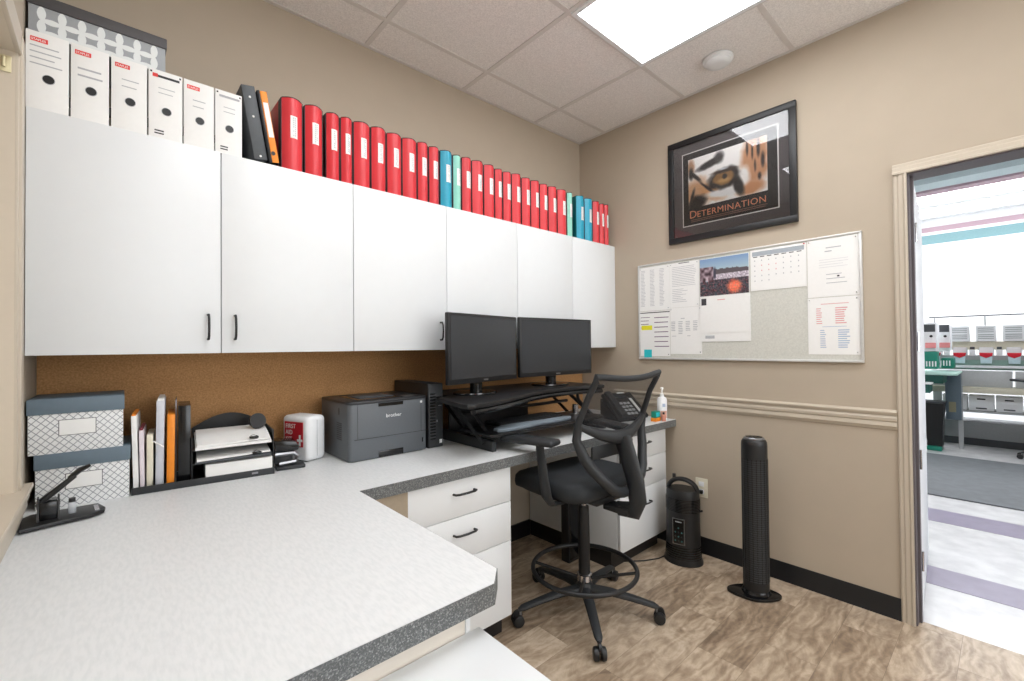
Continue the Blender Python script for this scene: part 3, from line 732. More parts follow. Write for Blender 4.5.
# laser printer
t = thing('laser_printer', 'dark grey laser printer on the counter in front of the cork panel', 'printer', (-1.768, -.21, HD))
X0, X1, Y0, Y1, ZT = -1.955, -1.583, -.372, -.045, HD+.250
b = B()
def rrect(x0, x1, y0, y1, r, n=5):
    p = []
    for cx, cy, a0 in ((x1-r, y1-r, 0), (x0+r, y1-r, 90), (x0+r, y0+r, 180), (x1-r, y0+r, 270)):
        for i in range(n+1):
            a = math.radians(a0+90*i/n); p.append((cx+r*math.cos(a), cy+r*math.sin(a)))
    return p
b.prism(rrect(X0, X1, Y0, Y1, .022), HD+.003, ZT-.012, PRINTER, 'z', bev=.002); b.build('body', t)
b = B(); b.prism(rrect(X0-.002, X1+.001, Y0-.002, Y1, .024), ZT-.012, ZT, PRINTD, 'z', bev=.003)
b.box(X0+.06, X1-.10, Y0+.05, Y1-.07, ZT-.004, ZT+.001, BLACKG); b.build('top_cover', t)
b = B(); b.box(X0+.09, X1-.12, Y0+.10, Y1-.09, ZT+.001, ZT+.004, DGREY, .001); b.box(X1-.09, X1-.035, Y0+.05, Y0+.09, ZT, ZT+.002, METAL, .001); b.build('control_panel', t)
# front seams, recesses, side vent
b = B(); yy = Y0-.0008
b.box(X0+.024, X1-.001, yy, Y0+.001, HD+.0905, HD+.0925, BLACKP)
b.box(X0+.038, X0+.0395, yy, Y0+.001, HD+.094, ZT-.014, BLACKP); b.box(X1-.035, X1-.0335, yy, Y0+.001, HD+.094, ZT-.014, BLACKP)
b.box(X0+.13, X1-.125, yy-.0005, Y0+.001, ZT-.028, ZT-.014, BLACKG); b.box(X0+.13, X1-.125, yy-.0005, Y0+.001, HD+.004, HD+.030, BLACKG, .001)
b.box(X1-.030, X1-.024, yy-.0005, Y0+.001, HD+.040, HD+.060, BLACKG); b.build('front_seam', t)
b = B(); b.text('brother', .022, FARW, RX(FACE_NY, X0+.165, yy-.0002, HD+.172), .0006, sp=1.05); b.box(X1-.038, X1-.028, yy, Y0, ZT-.030, ZT-.020, FARW); b.build('logo', t)
b = B()
for k in range(9): b.box(X0-.0012, X0+.001, Y0+.07, Y0+.125, HD+.085+.0085*k, HD+.0895+.0085*k, BLACKP)
b.box(X0-.0012, X0+.001, Y0+.10, Y0+.106, HD+.19, HD+.22, BLACKP); b.build('side_vent', t)
B().prism(rrect(X0+.01, X1-.01, Y0+.01, Y1-.01, .02), HD, HD+.003, BLACKP, 'z').build('foot', t)

# computer tower
t = thing('computer_tower', 'slim black desktop computer standing between printer and monitors', 'computer', (-1.533, -.2, HD))
B().box(-1.574, -1.493, -.362, -.03, HD, HD+.303, BLACKP, .003).build('case', t)
b = B(); b.box(-1.573, -1.494, -.3665, -.362, HD+.003, HD+.300, CHARC, .002)
for k in range(16): b.box(-1.565, -1.535, -.3668, -.3664, HD+.04+.014*k, HD+.047+.014*k, BLACKG)
b.build('front_bezel', t)
b = B(); b.box(-1.520, -1.502, -.3672, -.3664, HD+.195, HD+.199, METAL); b.box(-1.530, -1.524, -.3672, -.3664, HD+.12, HD+.13, METAL); b.box(-1.515, -1.500, -.3672, -.3664, HD+.018, HD+.036, FARW); b.box(-1.532, -1.504, -.3671, -.3664, HD+.235, HD+.239, BLACKG); b.build('front_ports', t)

# sit-stand desk converter
ZD = 1.012
t = thing('desk_converter', 'black height adjustable desk riser carrying both monitors', 'desk riser', (-.98, -.4, HD))
dk = [(-1.617, -.69), (-1.612, -.728), (-1.585, -.742), (-1.45, -.708), (-1.308, -.66), (-1.2, -.615), (-1.1, -.572), (-1.0, -.545), (-.914, -.53), (-.8, -.522), (-.7, -.525), (-.6, -.550), (-.55, -.57), (-.515, -.58), (-.49, -.57), (-.48, -.54), (-.48, -.12), (-1.46, -.12), (-1.47, -.385), (-1.56, -.42)]
b = B(); b.prism(dk, ZD, ZD+.020, BLACKP, 'z', bev=.004); deck = b.build('upper_deck', t)
b = B(); fr = [(x, y+.014) for x, y in dk[2:14]]
b.tube([(x, y, ZD-.014) for x, y in fr], .014, BLACKG, 10); b.build('deck_grip', t)
b = B(); b.prism([(-1.40, -.655), (-.62, -.655), (-.59, -.62), (-.59, -.40), (-1.42, -.40), (-1.42, -.63)], .858, .872, BLACKP, 'z', bev=.004); b.build('keyboard_tray', t)
for s, x in ((1, -1.395), (-1, -.575)):
    b = B(); b.prism([(-.632, HD+.001), (-.632, HD+.045), (-.60, HD+.05), (-.20, HD+.05), (-.18, HD+.001)], x-.012, x+.012, CHARC, 'x', bev=.002); b.build('base_rail', t)
    b = B(); b.tube([(x-s*.02, -.575, HD+.035), (x-s*.02, -.30, ZD-.012)], .012, CHARC, 8, flat=.5, upv=(1, 0, 0)); b.build('lift_arm', t)
    b = B(); b.tube([(x+s*.018, -.42, HD+.035), (x+s*.018, -.17, ZD-.012)], .011, BLACKP, 8, flat=.5, upv=(1, 0, 0)); b.build('lift_arm', t)
    b = B(); b.tube([(x+s*.022, -.55, .865), (x+s*.022, -.46, .94), (x+s*.022, -.44, ZD-.004)], .010, BLACKP, 8); b.build('tray_bracket', t)
b = B(); b.box(-1.38, -.59, -.215, -.19, HD+.005, HD+.03, BLACKP, .002); b.box(-1.40, -.57, -.28, -.22, ZD-.03, ZD-.001, BLACKP, .002); b.cyl((-1.38, -.36, .93), (-.59, -.36, .93), .009, BLACKP, 12); b.build('cross_bar', t)
b = B(); b.box(-1.37, -.80, -.235, -.225, HD+.03, ZD-.03, BLACKP, .002); b.build('rear_panel', t)
t = thing('keyboard', 'black keyboard at the back of the riser tray', 'keyboard', (-1.05, -.47, .872))
b = B(); b.box(-1.27, -.83, -.535, -.405, .872, .886, BLACKP, .003); b.build('case', t)
b = B()
for r in range(5):
    for k in range(19):
        b.box(-1.262+.0225*k, -1.2425+.0225*k, -.527+.023*r, -.508+.023*r, .8862, .891, CHARC)
b.build('keys', t)
b = B(); P = [(-1.365, -.620), (-1.33, -.642), (-1.2, -.640), (-1.10, -.628), (-.97, -.632), (-.86, -.62), (-.83, -.60), (-.86, -.572), (-1.0, -.568), (-1.10, -.56), (-1.2, -.545), (-1.3, -.556), (-1.36, -.585)]
b.prism(P, .872, .888, GREYPAD, 'z', bev=.005); tag(b.build('wrist_rest', origin=(-1.1, -.6, .872)), 'long curved grey gel wrist rest in front of the keyboard', 'wrist rest')
t = thing('tape_dispenser', 'small shiny metal holder at the right end of the riser tray', 'holder', (-.70, -.52, .872))
b = B(); b.box(-.73, -.67, -.54, -.50, .872, .880, METAL, .002); b.build('base', t)
b = B(); b.lathe([(.018, 0), (.018, .05), (.014, .05), (.014, .003)], CHROME, (-.70, -.52, .880), seg=16); b.build('cup', t)

# monitors
def monitor(c, rz, lbl, w=.545, h=.335, z0=1.092):
    t = thing('monitor', lbl, 'monitor', (c[0], c[1], ZD+.020), rz, 'monitors on the desk riser')
    zb = z0-(ZD+.020); t0 = Matrix.Identity(4)
    y = -.08
    b = B(); b.box(-w/2, w/2, y-.012, y+.012, zb, zb+h, BLACKP, .004)
    b.prism([(-w*.38, zb+.04), (w*.38, zb+.04), (w*.38, zb+h-.03), (-w*.38, zb+h-.03)], y+.010, y+.036, BLACKP, 'y', bev=.008); b.build('housing', t)
    s = B(); s.box(-w/2+.014, w/2-.014, y-.0132, y-.0118, zb+.024, zb+h-.014, SCREEN); s.build('screen', t)
    b = B(); b.box(-.017, .017, y-.0128, y-.0119, zb+.009, zb+.015, METAL); b.build('logo', t)
    b = B(); b.box(-.03, .03, -.044, -.008, .008, zb+.13, BLACKP, .006); b.cyl((-.0, -.026, .01), (0, -.026, .05), .032, BLACKG, 20); b.build('stand_neck', t)
    b = B(); b.lathe([(.122, .0), (.124, .004), (.120, .009), (.05, .014)], BLACKG, (0, -.02, 0), 40, sy=.82); b.build('stand_base', t)
monitor((-1.322, -.372), math.radians(11.2), 'left monitor of the two, turned towards the chair, next to the computer tower', w=.515, h=.330)
monitor((-.706, -.312), math.radians(-4.2), 'right monitor of the two, facing straight out on the desk riser', w=.578)

# small things on the right end of the counter
t = thing('desk_phone', 'black desk phone with white label strip, on the counter behind the chair back', 'phone', (-.22, -.52, HD), math.radians(-14))
Mt = Matrix.Translation((0, 0, .062)) @ Matrix.Rotation(math.radians(38), 4, 'X')
b = B(); b.prism([(-.075, 0), (.095, 0), (.095, .128), (-.075, .008)], -.115, .115, BLACKP, 'x', bev=.004); b.build('stand', t)
b = B(); b.box(-.12, .12, -.10, .12, .012, .036, BLACKP, .006, M=Mt); b.build('body', t)
b = B(); b.box(-.115, -.065, -.095, .115, .037, .065, CHARC, .012, M=Mt); b.build('handset', t)
b = B(); b.box(-.045, .055, .065, .105, .036, .039, SCREEN, .001, M=Mt); b.box(.0, .06, .108, .118, .036, .0385, PAPER, M=Mt); b.box(.065, .085, -.06, .06, .036, .038, PAPER, M=Mt); b.build('display', t)
b = B()
for i in range(3):
    for j in range(4): b.box(-.04+.03*i, -.018+.03*i, -.08+.03*j, -.062+.03*j, .036, .040, MGREY, .001, M=Mt)
b.build('keypad', t)
t = thing('pump_bottle', 'white pump bottle of lotion at the right end of the counter', 'bottle', (-.072, -.705, HD))
b = B(); b.lathe([(.027, 0), (.030, .004), (.030, .125), (.026, .140), (.012, .148), (.011, .150)], FARW, (-.072, -.705, HD), sy=1); b.build('bottle_body', t)
b = B(); b.lathe([(.013, .150), (.013, .165), (.005, .167), (.005, .195), (.010, .196), (.010, .204), (.004, .206)], PAPER, (-.072, -.705, HD), 16); b.tube([(-.072, -.705, HD+.2), (-.095, -.722, HD+.199), (-.102, -.727, HD+.192)], .0035, PAPER, 8); b.build('pump', t)
b = B(); rr = .0304
arc = [(math.radians(190+12*i)) for i in range(8)]
b.loft([[(-.072+rr*math.cos(a), -.705+rr*math.sin(a), HD+z) for a in arc] for z in (.015, .06)], mat('peach_label', (214, 168, 150), .6), closed=False)
b.build('bottle_label', t)
b = B(); b.loft([[(-.072+rr*math.cos(a), -.705+rr*math.sin(a), HD+z) for a in arc[2:6]] for z in (.085, .105)], INKB, closed=False); b.build('bottle_mark', t)
t = thing('small_carton', 'small teal carton with orange base beside the pump bottle', 'carton', (-.145, -.70, HD))
b = B(); b.box(-.175, -.115, -.72, -.685, HD, HD+.022, ORANGE, .002); b.build('lower_carton', t)
b = B(); b.box(-.172, -.118, -.718, -.686, HD+.022, HD+.062, GREEN, .002); b.box(-.166, -.124, -.7186, -.718, HD+.03, HD+.055, CYAN); b.build('upper_carton', t)
t = thing('sanitizer_bottle', 'small peach coloured bottle in front of the pump bottle', 'bottle', (-.112, -.738, HD))
b = B(); b.lathe([(.012, 0), (.013, .003), (.013, .035), (.006, .042)], mat('peach_plastic', (206, 140, 120), .5), (-.112, -.738, HD), 16); b.build('bottle_body', t)
b = B(); b.lathe([(.0065, .042), (.0065, .054), (.004, .055)], CHARC, (-.112, -.738, HD), 12); b.build('cap', t)

# ------------------------------------------------------------------ on the right wall
def paint(b, ya, yb, za, zb, x, nx, nz, fn):
    bm = b.bm; i = b.mi(PRINT); cl = bm.loops.layers.float_color.get('Col') or bm.loops.layers.float_color.new('Col')
    G = [[bm.verts.new((x, ya+(yb-ya)*p/nx, zb+(za-zb)*q/nz)) for p in range(nx+1)] for q in range(nz+1)]
    K = [[(*lin([max(0, min(255, c)) for c in fn(p/nx, q/nz)]), 1) for p in range(nx+1)] for q in range(nz+1)]
    for q in range(nz):
        for p in range(nx):
            f = bm.faces.new((G[q][p], G[q+1][p], G[q+1][p+1], G[q][p+1])); f.material_index = i
            for l, c in zip(f.loops, (K[q][p], K[q+1][p], K[q+1][p+1], K[q][p+1])): l[cl] = c
from mathutils import noise as mn
def blob(c, u, v, cx, cy, rx, ry, col, soft=.25, ang=0, k=1):
    du, dv = (u-cx)*1.55, v-cy; ca, sa = math.cos(ang), math.sin(ang)
    a, bb = du*ca+dv*sa, -du*sa+dv*ca
    d = math.sqrt((a/(rx*1.55))**2+(bb/ry)**2)+.16*(mn.noise(Vector((u*9, v*6, cx*7)))+.6*mn.noise(Vector((u*24, v*15, cy*5))))
    t = max(0, min(1, (1+soft-d)/(2*soft)))*k
    return tuple(x*(1-t)+y*t for x, y in zip(c, col))
def tiger(u, v):
    W_, O_, K_ = (252, 250, 248), (205, 150, 105), (38, 34, 34)
    c = W_
    c = blob(c, u, v, .12, .72, .20, .28, (214, 170, 130), .3)
    c = blob(c, u, v, .32, .78, .18, .12, (214, 160, 112), .3, .5)
    c = blob(c, u, v, .04, .18, .05, .16, (190, 150, 120), .3)
    c = blob(c, u, v, .30, .20, .17, .07, K_, .3, -.25); c = blob(c, u, v, .42, .13, .06, .10, (70, 66, 66), .4)
    c = blob(c, u, v, .10, .38, .10, .035, K_, .4, .8); c = blob(c, u, v, .04, .30, .03, .12, K_, .4)
    c = blob(c, u, v, .12, .92, .13, .14, K_, .25, -.5); c = blob(c, u, v, .05, .78, .02, .18, (60, 52, 50), .4, .3)
    c = blob(c, u, v, .26, .66, .13, .025, K_, .4, .75); c = blob(c, u, v, .38, .80, .08, .02, K_, .4, .5)
    c = blob(c, u, v, .86, .35, .16, .50, (206, 152, 112), .25); c = blob(c, u, v, .80, .88, .16, .12, (210, 150, 105), .3)
    c = blob(c, u, v, .73, .62, .07, .16, W_, .35)
    for cx, cy, rx, ry in ((.77, .13, .014, .14), (.83, .20, .012, .16), (.90, .16, .018, .17), (.95, .42, .02, .12), (.86, .48, .012, .1), (.91, .70, .02, .06)): c = blob(c, u, v, cx, cy, rx, ry, (48, 36, 34), .45)
    c = blob(c, u, v, .46, .84, .22, .075, (240, 240, 240), .3, .1)
    c = blob(c, u, v, .66, .78, .055, .20, K_, .3, -.35); c = blob(c, u, v, .60, .50, .05, .14, K_, .35, -.4)
    c = blob(c, u, v, .48, .56, .20, .19, K_, .18); c = blob(c, u, v, .34, .66, .05, .05, K_, .4)
    c = blob(c, u, v, .475, .55, .145, .125, (150, 112, 66), .12, .0); c = blob(c, u, v, .475, .60, .08, .04, (190, 152, 96), .4)
    c = blob(c, u, v, .49, .53, .030, .050, (30, 26, 24), .2)
    c = blob(c, u, v, .47, .42, .15, .035, (60, 46, 36), .4); c = blob(c, u, v, .47, .38, .06, .015, (210, 216, 224), .5)
    return c
t = thing('framed_poster', 'framed motivational poster of a big cat eye on the right wall above the notice board', 'framed poster', (0, -1.10, 1.905))
ya, yb, za, zb = -.7405, -1.4618, 1.9025, 2.5415
b = B(); fw = .036
for (a, c, e, f) in ((ya, yb, zb-fw, zb), (ya, yb, za, za+fw)): b.box(-.024, -.002, c, a, e, f, BLACKP, .003)
for (a, c) in ((ya, ya-fw), (yb+fw, yb)): b.box(-.024, -.002, min(a, c), max(a, c), za+fw-.001, zb-fw+.001, BLACKP, .003)
b.box(-.010, -.002, yb+.01, ya-.01, za+.01, zb-.01, BLACKP); b.build('frame', t)
MATB = mat('grey_mat_board', (96, 92, 94), .85); b = B(); b.box(-.0125, -.010, yb+fw, ya-fw, za+fw, zb-fw, MATB); b.build('mat_board', t)
b = B(); py0_, py1_, pz0_, pz1_ = -1.376, -.832, 1.996, 2.452
b.box(-.0133, -.0125, py0_, py1_, pz0_, pz1_, PAPER); b.box(-.0138, -.0133, py0_+.006, py1_-.006, pz0_+.006, pz1_-.006, mat('black_print', (22, 22, 25), .6))
SAL = mat('salmon_ink', (240, 158, 122), .6)
L_ = 'DETERMINATION'
b.text(L_[0], .066, SAL, RX(FACE_NX, -.0139, -.874, 2.043), .0003); b.text(L_[1:], .052, SAL, RX(FACE_NX, -.0139, -.922, 2.043), .0003, sp=1.07)
# serifs of the title lettering
for k in range(27): pass
text_lines(b, -.885, -1.325, 2.016, 2.036, -.0139, 2, mat('pale_print', (150, 110, 96), .7), 'x', .35, .08)
b.build('poster_print', t)
b = B(); paint(b, -.872, -1.320, 2.104, 2.408, -.0142, 110, 72, tiger); b.build('eye_picture', t)
b = B(); b.box(-.0185, -.0170, yb+fw-.004, ya-fw+.004, za+fw-.004, zb-fw+.004, GLASS); b.build('glass', t)

# notice board with pages
t = thing('notice_board', 'wide pale grey fabric notice board in a thin metal frame on the right wall', 'notice board', (0, -1.117, 1.17))
BY0, BY1, BZ0, BZ1 = -.5091, -1.7247, 1.1706, 1.7839+.018
FAB = mat('grey_board_fabric', (206, 206, 198), .9, var=.07, scale=120)
B().box(-.014, -.001, BY1+.006, BY0-.006, BZ0+.006, BZ1-.006, FAB).build('board_panel', t)
b = B()
for (y0, y1, z0, z1) in ((BY1, BY0, BZ0, BZ0+.012), (BY1, BY0, BZ1-.010, BZ1), (BY1, BY1+.012, BZ0+.0121, BZ1-.0101), (BY0-.010, BY0, BZ0+.0121, BZ1-.0101)): b.box(-.020, -.001, y0, y1, z0, z1, mat('aluminium_frame', (214, 214, 212), .35, .3), .002)
b.build('frame', t)
def page(name, lbl, cat, y0, y1, z0, z1, draw=None, x=-.0148, grp=None, pins=True, th=.0008):
    t = thing(name, lbl, cat, (x, (y0+y1)/2, z0), group=grp)
    b = B(); b.box(x-th, x, y1, y0, z0, z1, PAPER)
    if draw: draw(b, x-th-.0003)
    b.build('sheet', t)
    if pins:
        b = B()
        for yy, zz in ((y0-.008, z1-.010), (y1+.010, z1-.012), (y1+.010, z0+.012)):
            b.cyl((x-.0005, yy, zz), (x-.006, yy, zz), .0028, CHROME, 8)
        b.build('push_pin', t)
    return t
def bars(b, x, y0, y1, z0, z1, n, m, h=.35, jit=.3): text_lines(b, y0, y1, z0, z1, x, n, m, 'x', h, jit)
def d1(b, x):
    for k in range(3): bars(b, x, -.53-.068*k, -.565-.068*k, 1.52, 1.765, 26, INKG, .3, .3)
def d2(b, x):
    b.quad([(x, -.80, 1.775), (x, -.87, 1.775), (x, -.87, 1.779), (x, -.80, 1.779)], INKD)
    bars(b, x, -.755, -.915, 1.63, 1.76, 12, INKG, .22, .1); bars(b, x, -.755, -.86, 1.53, 1.62, 8, INKG, .22, .5)
def d3(b, x):
    b.quad([(x, -.52, 1.476), (x, -.735, 1.476), (x, -.735, 1.482), (x, -.52, 1.482)], INKD)
    MAG = mat('plum_ink', (110, 80, 110), .8)
    bars(b, x, -.525, -.60, 1.37, 1.46, 4, MAG, .16, .3); bars(b, x, -.625, -.728, 1.24, 1.46, 7, MAG, .16, .1)
    b.quad([(x-.0001, -.53, 1.365), (x-.0001, -.61, 1.365), (x-.0001, -.61, 1.395), (x-.0001, -.53, 1.395)], YELL)
def d4(b, x):
    for k in range(4): bars(b, x, -.745-.048*k, -.775-.048*k, 1.35-(.02 if k == 1 else 0), 1.415, 6 if k != 1 else 8, INKD if False else INKG, .4, .2)
    bars(b, x, -.81, -.84, 1.425, 1.435, 1, INKG, .4); bars(b, x, -.75, -.78, 1.315, 1.325, 1, INKG); bars(b, x, -.85, -.88, 1.315, 1.325, 1, INKG)
def d5(b, x):
    bars(b, x, -1.58, -1.65, 1.735, 1.75, 1, INKG, .3); bars(b, x, -1.575, -1.615, 1.72, 1.73, 1, INKG, .5)
    bars(b, x, -1.55, -1.68, 1.64, 1.69, 4, mat('faint_ink', (214, 214, 216), .8), .2); bars(b, x, -1.58, -1.67, 1.555, 1.62, 3, INKG, .15); bars(b, x, -1.625, -1.635, 1.59, 1.605, 1, INKD, .5, 0)
def d6(b, x):
    bars(b, x, -1.555, -1.67, 1.458, 1.466, 1, INKR, .4, 0)
    bars(b, x, -1.535, -1.56, 1.36, 1.445, 8, INKR, .4, .3); bars(b, x, -1.615, -1.665, 1.36, 1.445, 8, INKR, .5, .3)
    bars(b, x, -1.56, -1.66, 1.345, 1.351, 1, INKB, .4, 0)
    bars(b, x, -1.55, -1.575, 1.24, 1.335, 9, INKB, .4, .3); bars(b, x, -1.625, -1.675, 1.24, 1.335, 9, INKB, .5, .3)
page('notice_page', 'white page of three faint text columns in the top left corner of the board', 'notice', -.5205, -.738, 1.492, 1.782, d1, grp='pages on the notice board')
page('notice_page', 'white page of fine text lines left of the calendar picture', 'notice', -.739, -.931, 1.50, 1.782, d2, grp='pages on the notice board', x=-.0152)
page('notice_page', 'white list with a yellow highlighted box in the lower left of the board', 'notice', -.5205, -.736, 1.192, 1.488, d3, grp='pages on the notice board')
page('notice_page', 'white page with a small four column table below the left pages', 'notice', -.739, -.943, 1.207, 1.4985, d4, grp='pages on the notice board')
page('notice_page', 'white page with faint text and small mark in the top right corner of the board', 'notice', -1.500, -1.712, 1.498, 1.79, d5, grp='pages on the notice board')
page('notice_page', 'white page with red and blue text columns in the lower right of the board', 'notice', -1.498, -1.712, 1.209, 1.494, d6, grp='pages on the notice board')
tag(B().box(-.0162, -.0156, -.605, -.548, 1.178, 1.235, CYAN).build('sticky_note', origin=(-.016, -.577, 1.18)), 'small turquoise sticky note on the bottom left page of the board', 'sticky note')
def crowd(u, v):
    n = mn.noise(Vector((u*16, v*11, 2))); n2 = mn.noise(Vector((u*40, v*26, 5)))
    if v < .42+.10*abs(u-.5)*0-.05*n: c = (120+70*v*2, 150+60*v*2, 190+30*v)
    else: c = (70+50*n2, 62+45*n2, 70+45*n2)
    hill = .36-.06*math.sin(u*3)
    if hill < v+.03*n < .46 and u > .3: c = (88, 80, 84)
    if .44 < v < .58 and u > .25: c = tuple(a+95*max(0, n2+.35) for a in (150, 140, 150))
    if u < .3 and .22 < v < .62: c = tuple(a+120*n for a in (120, 100, 108))
    c = blob(c, u, v, .72, .80, .13, .17, (236, 120, 90), .35); c = blob(c, u, v, .32, .42, .03, .16, (60, 58, 74), .3)
    if v > .6: c = tuple(a+(60*n2 if k == 0 else 30*n) for k, a in enumerate(c))
    return c
t = thing('wall_calendar', 'hanging calendar with a crowd photo above a blank white page', 'calendar', (-.0185, -1.08, 1.28))
b = B(); b.box(-.0180, -.0150, -1.2215, -.9385, 1.2815, 1.552, PAPER); b.quad([(-.0182, -1.10, 1.284), (-.0182, -1.10, 1.284)][:0] or [(-.0182, -.965, 1.300), (-.0182, -1.02, 1.300), (-.0182, -1.02, 1.318), (-.0182, -.965, 1.318)], INKG); b.build('lower_sheets', t)
b = B(); b.box(-.0200, -.0182, -1.220, -.937, 1.335, 1.552, PAPER)
b.quad([(-.0202, -1.04, 1.525), (-.0202, -1.085, 1.525), (-.0202, -1.085, 1.53), (-.0202, -1.04, 1.53)], INKR); b.quad([(-.0202, -.945, 1.50), (-.0202, -.975, 1.50), (-.0202, -.975, 1.54), (-.0202, -.945, 1.54)], INKD); b.build('month_sheet', t)
b = B(); b.box(-.0200, -.0182, -1.2185, -.937, 1.553, 1.778, PAPER); paint(b, -.9385, -1.217, 1.5545, 1.7765, -.0203, 70, 56, crowd); b.build('photo_sheet', t)
t = thing('calendar_page', 'white month calendar page with grey header band, right of the crowd photo', 'calendar', (-.016, -1.36, 1.56))
b = B(); b.box(-.0172, -.0150, -1.496, -1.226, 1.560, 1.786, PAPER)
b.quad([(-.0174, -1.235, 1.751), (-.0174, -1.487, 1.751), (-.0174, -1.487, 1.775), (-.0174, -1.235, 1.775)], mat('header_grey', (168, 176, 184), .7))
for k in range(7):
    y = -1.24-.0355*k; b.quad([(-.0174, y, 1.744), (-.0174, y-.022, 1.744), (-.0174, y-.022, 1.7485), (-.0174, y, 1.7485)], INKD)
    for r in range(5):
        z = 1.722-.028*r
        if r*7+k < 31: b.quad([(-.0174, y-.006, z), (-.0174, y-.0105, z), (-.0174, y-.0105, z+.007), (-.0174, y-.006, z+.007)], INKR if r in (1, 2) and k in (1, 2, 3) else INKG)
b.build('sheet', t)
b = B(); b.cyl((-.017, -1.487, 1.781), (-.024, -1.487, 1.781), .003, REDLBL, 8); b.build('push_pin', t)

# wall outlet
t = thing('wall_outlet', 'ivory wall outlet with a plug, low on the right wall behind the heater', 'outlet', (0, -.92, .34))
b = B(); b.box(-.006, -.0005, -.958, -.884, .338, .452, IVORY, .002); b.build('cover_plate', t)
B().box(-.028, -.0082, -.934, -.910, .362, .384, BLACKP, .004).build('plug', t)
for z in (.372, .418): B().box(-.008, -.006, -.937, -.905, z-.014, z+.014, FARW, .0008).build('socket', t)
# ------------------------------------------------------------------ heaters
hc = (-.170, -.885)
t = thing('space_heater', 'short black oval tower heater with carry handle next to the drawer unit', 'heater', (*hc, 0), math.radians(100))
def oval(b, prof, m, sx, sy, seg=36): b.lathe(prof, m, (0, 0, 0), seg, sx=sx, sy=sy); return b
b = B(); oval(b, [(1.12, 0), (1.12, .012), (1.02, .04), (1.0, .06), (.98, .11), (.96, .36), (.94, .405), (.86, .42)], BLACKP, .098, .083); b.build('body', t)
b = B()
for k in range(9): oval(b, [(.985, .30+.0085*k), (.985, .3035+.0085*k)], BLACKG, .098, .083)
b.build('grille', t); b = B()
for k in range(6): oval(b, [(1.045-.008*k, .03+.013*k), (1.045-.008*k, .036+.013*k)], BLACKG, .098, .083)
b.build('base_ribs', t)
b = B(); hp = [(-.082+.0*i, 0, .405) for i in range(1)] + [(.082*math.cos(PI-PI*i/14), 0, .412+.062*math.sin(PI*i/14)) for i in range(15)]
b.tube(hp, [.013]*16, BLACKP, 10, flat=1.6, upv=(0, 1, 0)); b.build('handle', t)
b = B(); Mp = Matrix.Rotation(math.radians(0), 4, 'Z')
b.prism([(-.034, .118), (.034, .118), (.034, .265), (-.034, .265)], .0765, .0835, METAL, 'y'); b.prism([(-.030, .122), (.030, .122), (.030, .261), (-.030, .261)], .083, .0845, BLACKG, 'y')
b.box(-.018, .018, .0844, .0850, .245, .250, MGREY)
for i in range(3):
    for j in range(4):
        if j != 3 or i == 1: b.cyl((-.018+.018*i, .0845, .14+.024*j), (-.018+.018*i, .0855, .14+.024*j), .0045, CHARC if (i+j) % 2 else mat('teal_button', (60, 110, 110), .5), 10)
b.build('control_panel', t)
b = B(); b.tube([(-.09, -.0, .30), (-.11, 0, .31)], .006, BLACKP, 8); b.cyl((.055, -.02, .46), (.055, -.02, .492), .010, BLACKP, 12); b.build('cord_hook', t)

Hi = (Matrix.Translation((*hc, 0)) @ Matrix.Rotation(math.radians(100), 4, 'Z')).inverted()
b = B(); b.tube([(-.2, -.79, .005), (-.27, -.78, .004), (-.36, -.735, .004), (-.45, -.66, .004), (-.50, -.50, .004), (-.51, -.3, .004), (-.5, -.03, .004)], .0035, BLACKP, 8, M=Hi)
b.build('power_cord', t)

t = thing('tower_fan', 'tall slim black tower fan on an oval base against the right wall', 'tower fan', (-.254, -1.314, 0), math.radians(-61))
b = B(); P = [(-.011+.124*math.cos(a), .080*math.sin(a)*(1-.25*abs(math.cos(a)))) for a in [2*PI*i/40 for i in range(40)]]
b.prism(P, 0, .016, BLACKG, 'z', bev=.005); b.lathe([(.062, .014), (.056, .034), (.054, .036)], BLACKG, sx=1.1, sy=.85); b.build('base', t)
b = B(); oval(b, [(.98, .034), (1.0, .045), (1.0, .70), (1.0, .755), (.97, .772), (.86, .783), (.6, .786)], BLACKP, .060, .055); b.build('housing', t)
b = B()
for k in range(56):
    z = .085+.0108*k; a0, a1 = math.radians(-170), math.radians(-10)
    pts_ = [(.0608*math.cos(a0+(a1-a0)*i/12), .0558*math.sin(a0+(a1-a0)*i/12), z) for i in range(13)]
    b.tube(pts_, .0016, CHARC, 5)
for i in range(9):
    a = math.radians(-165+150*i/8); b.tube([(.0605*math.cos(a), .0555*math.sin(a), .08), (.0605*math.cos(a), .0555*math.sin(a), .69)], .0014, BLACKG, 5)
b.build('grille', t)
b = B(); b.lathe([(.050, .782), (.050, .790), (.044, .794)], METAL, (0, 0, 0), 32, sx=.96, sy=.78); b.lathe([(.040, .790), (.040, .797), (.03, .798)], BLACKG, (0, 0, 0), 32, sx=.96, sy=.76)
for i in range(3): b.cyl((-.018+.018*i, 0, .797), (-.018+.018*i, 0, .800), .005, CHARC, 10)
b.build('control_panel', t)

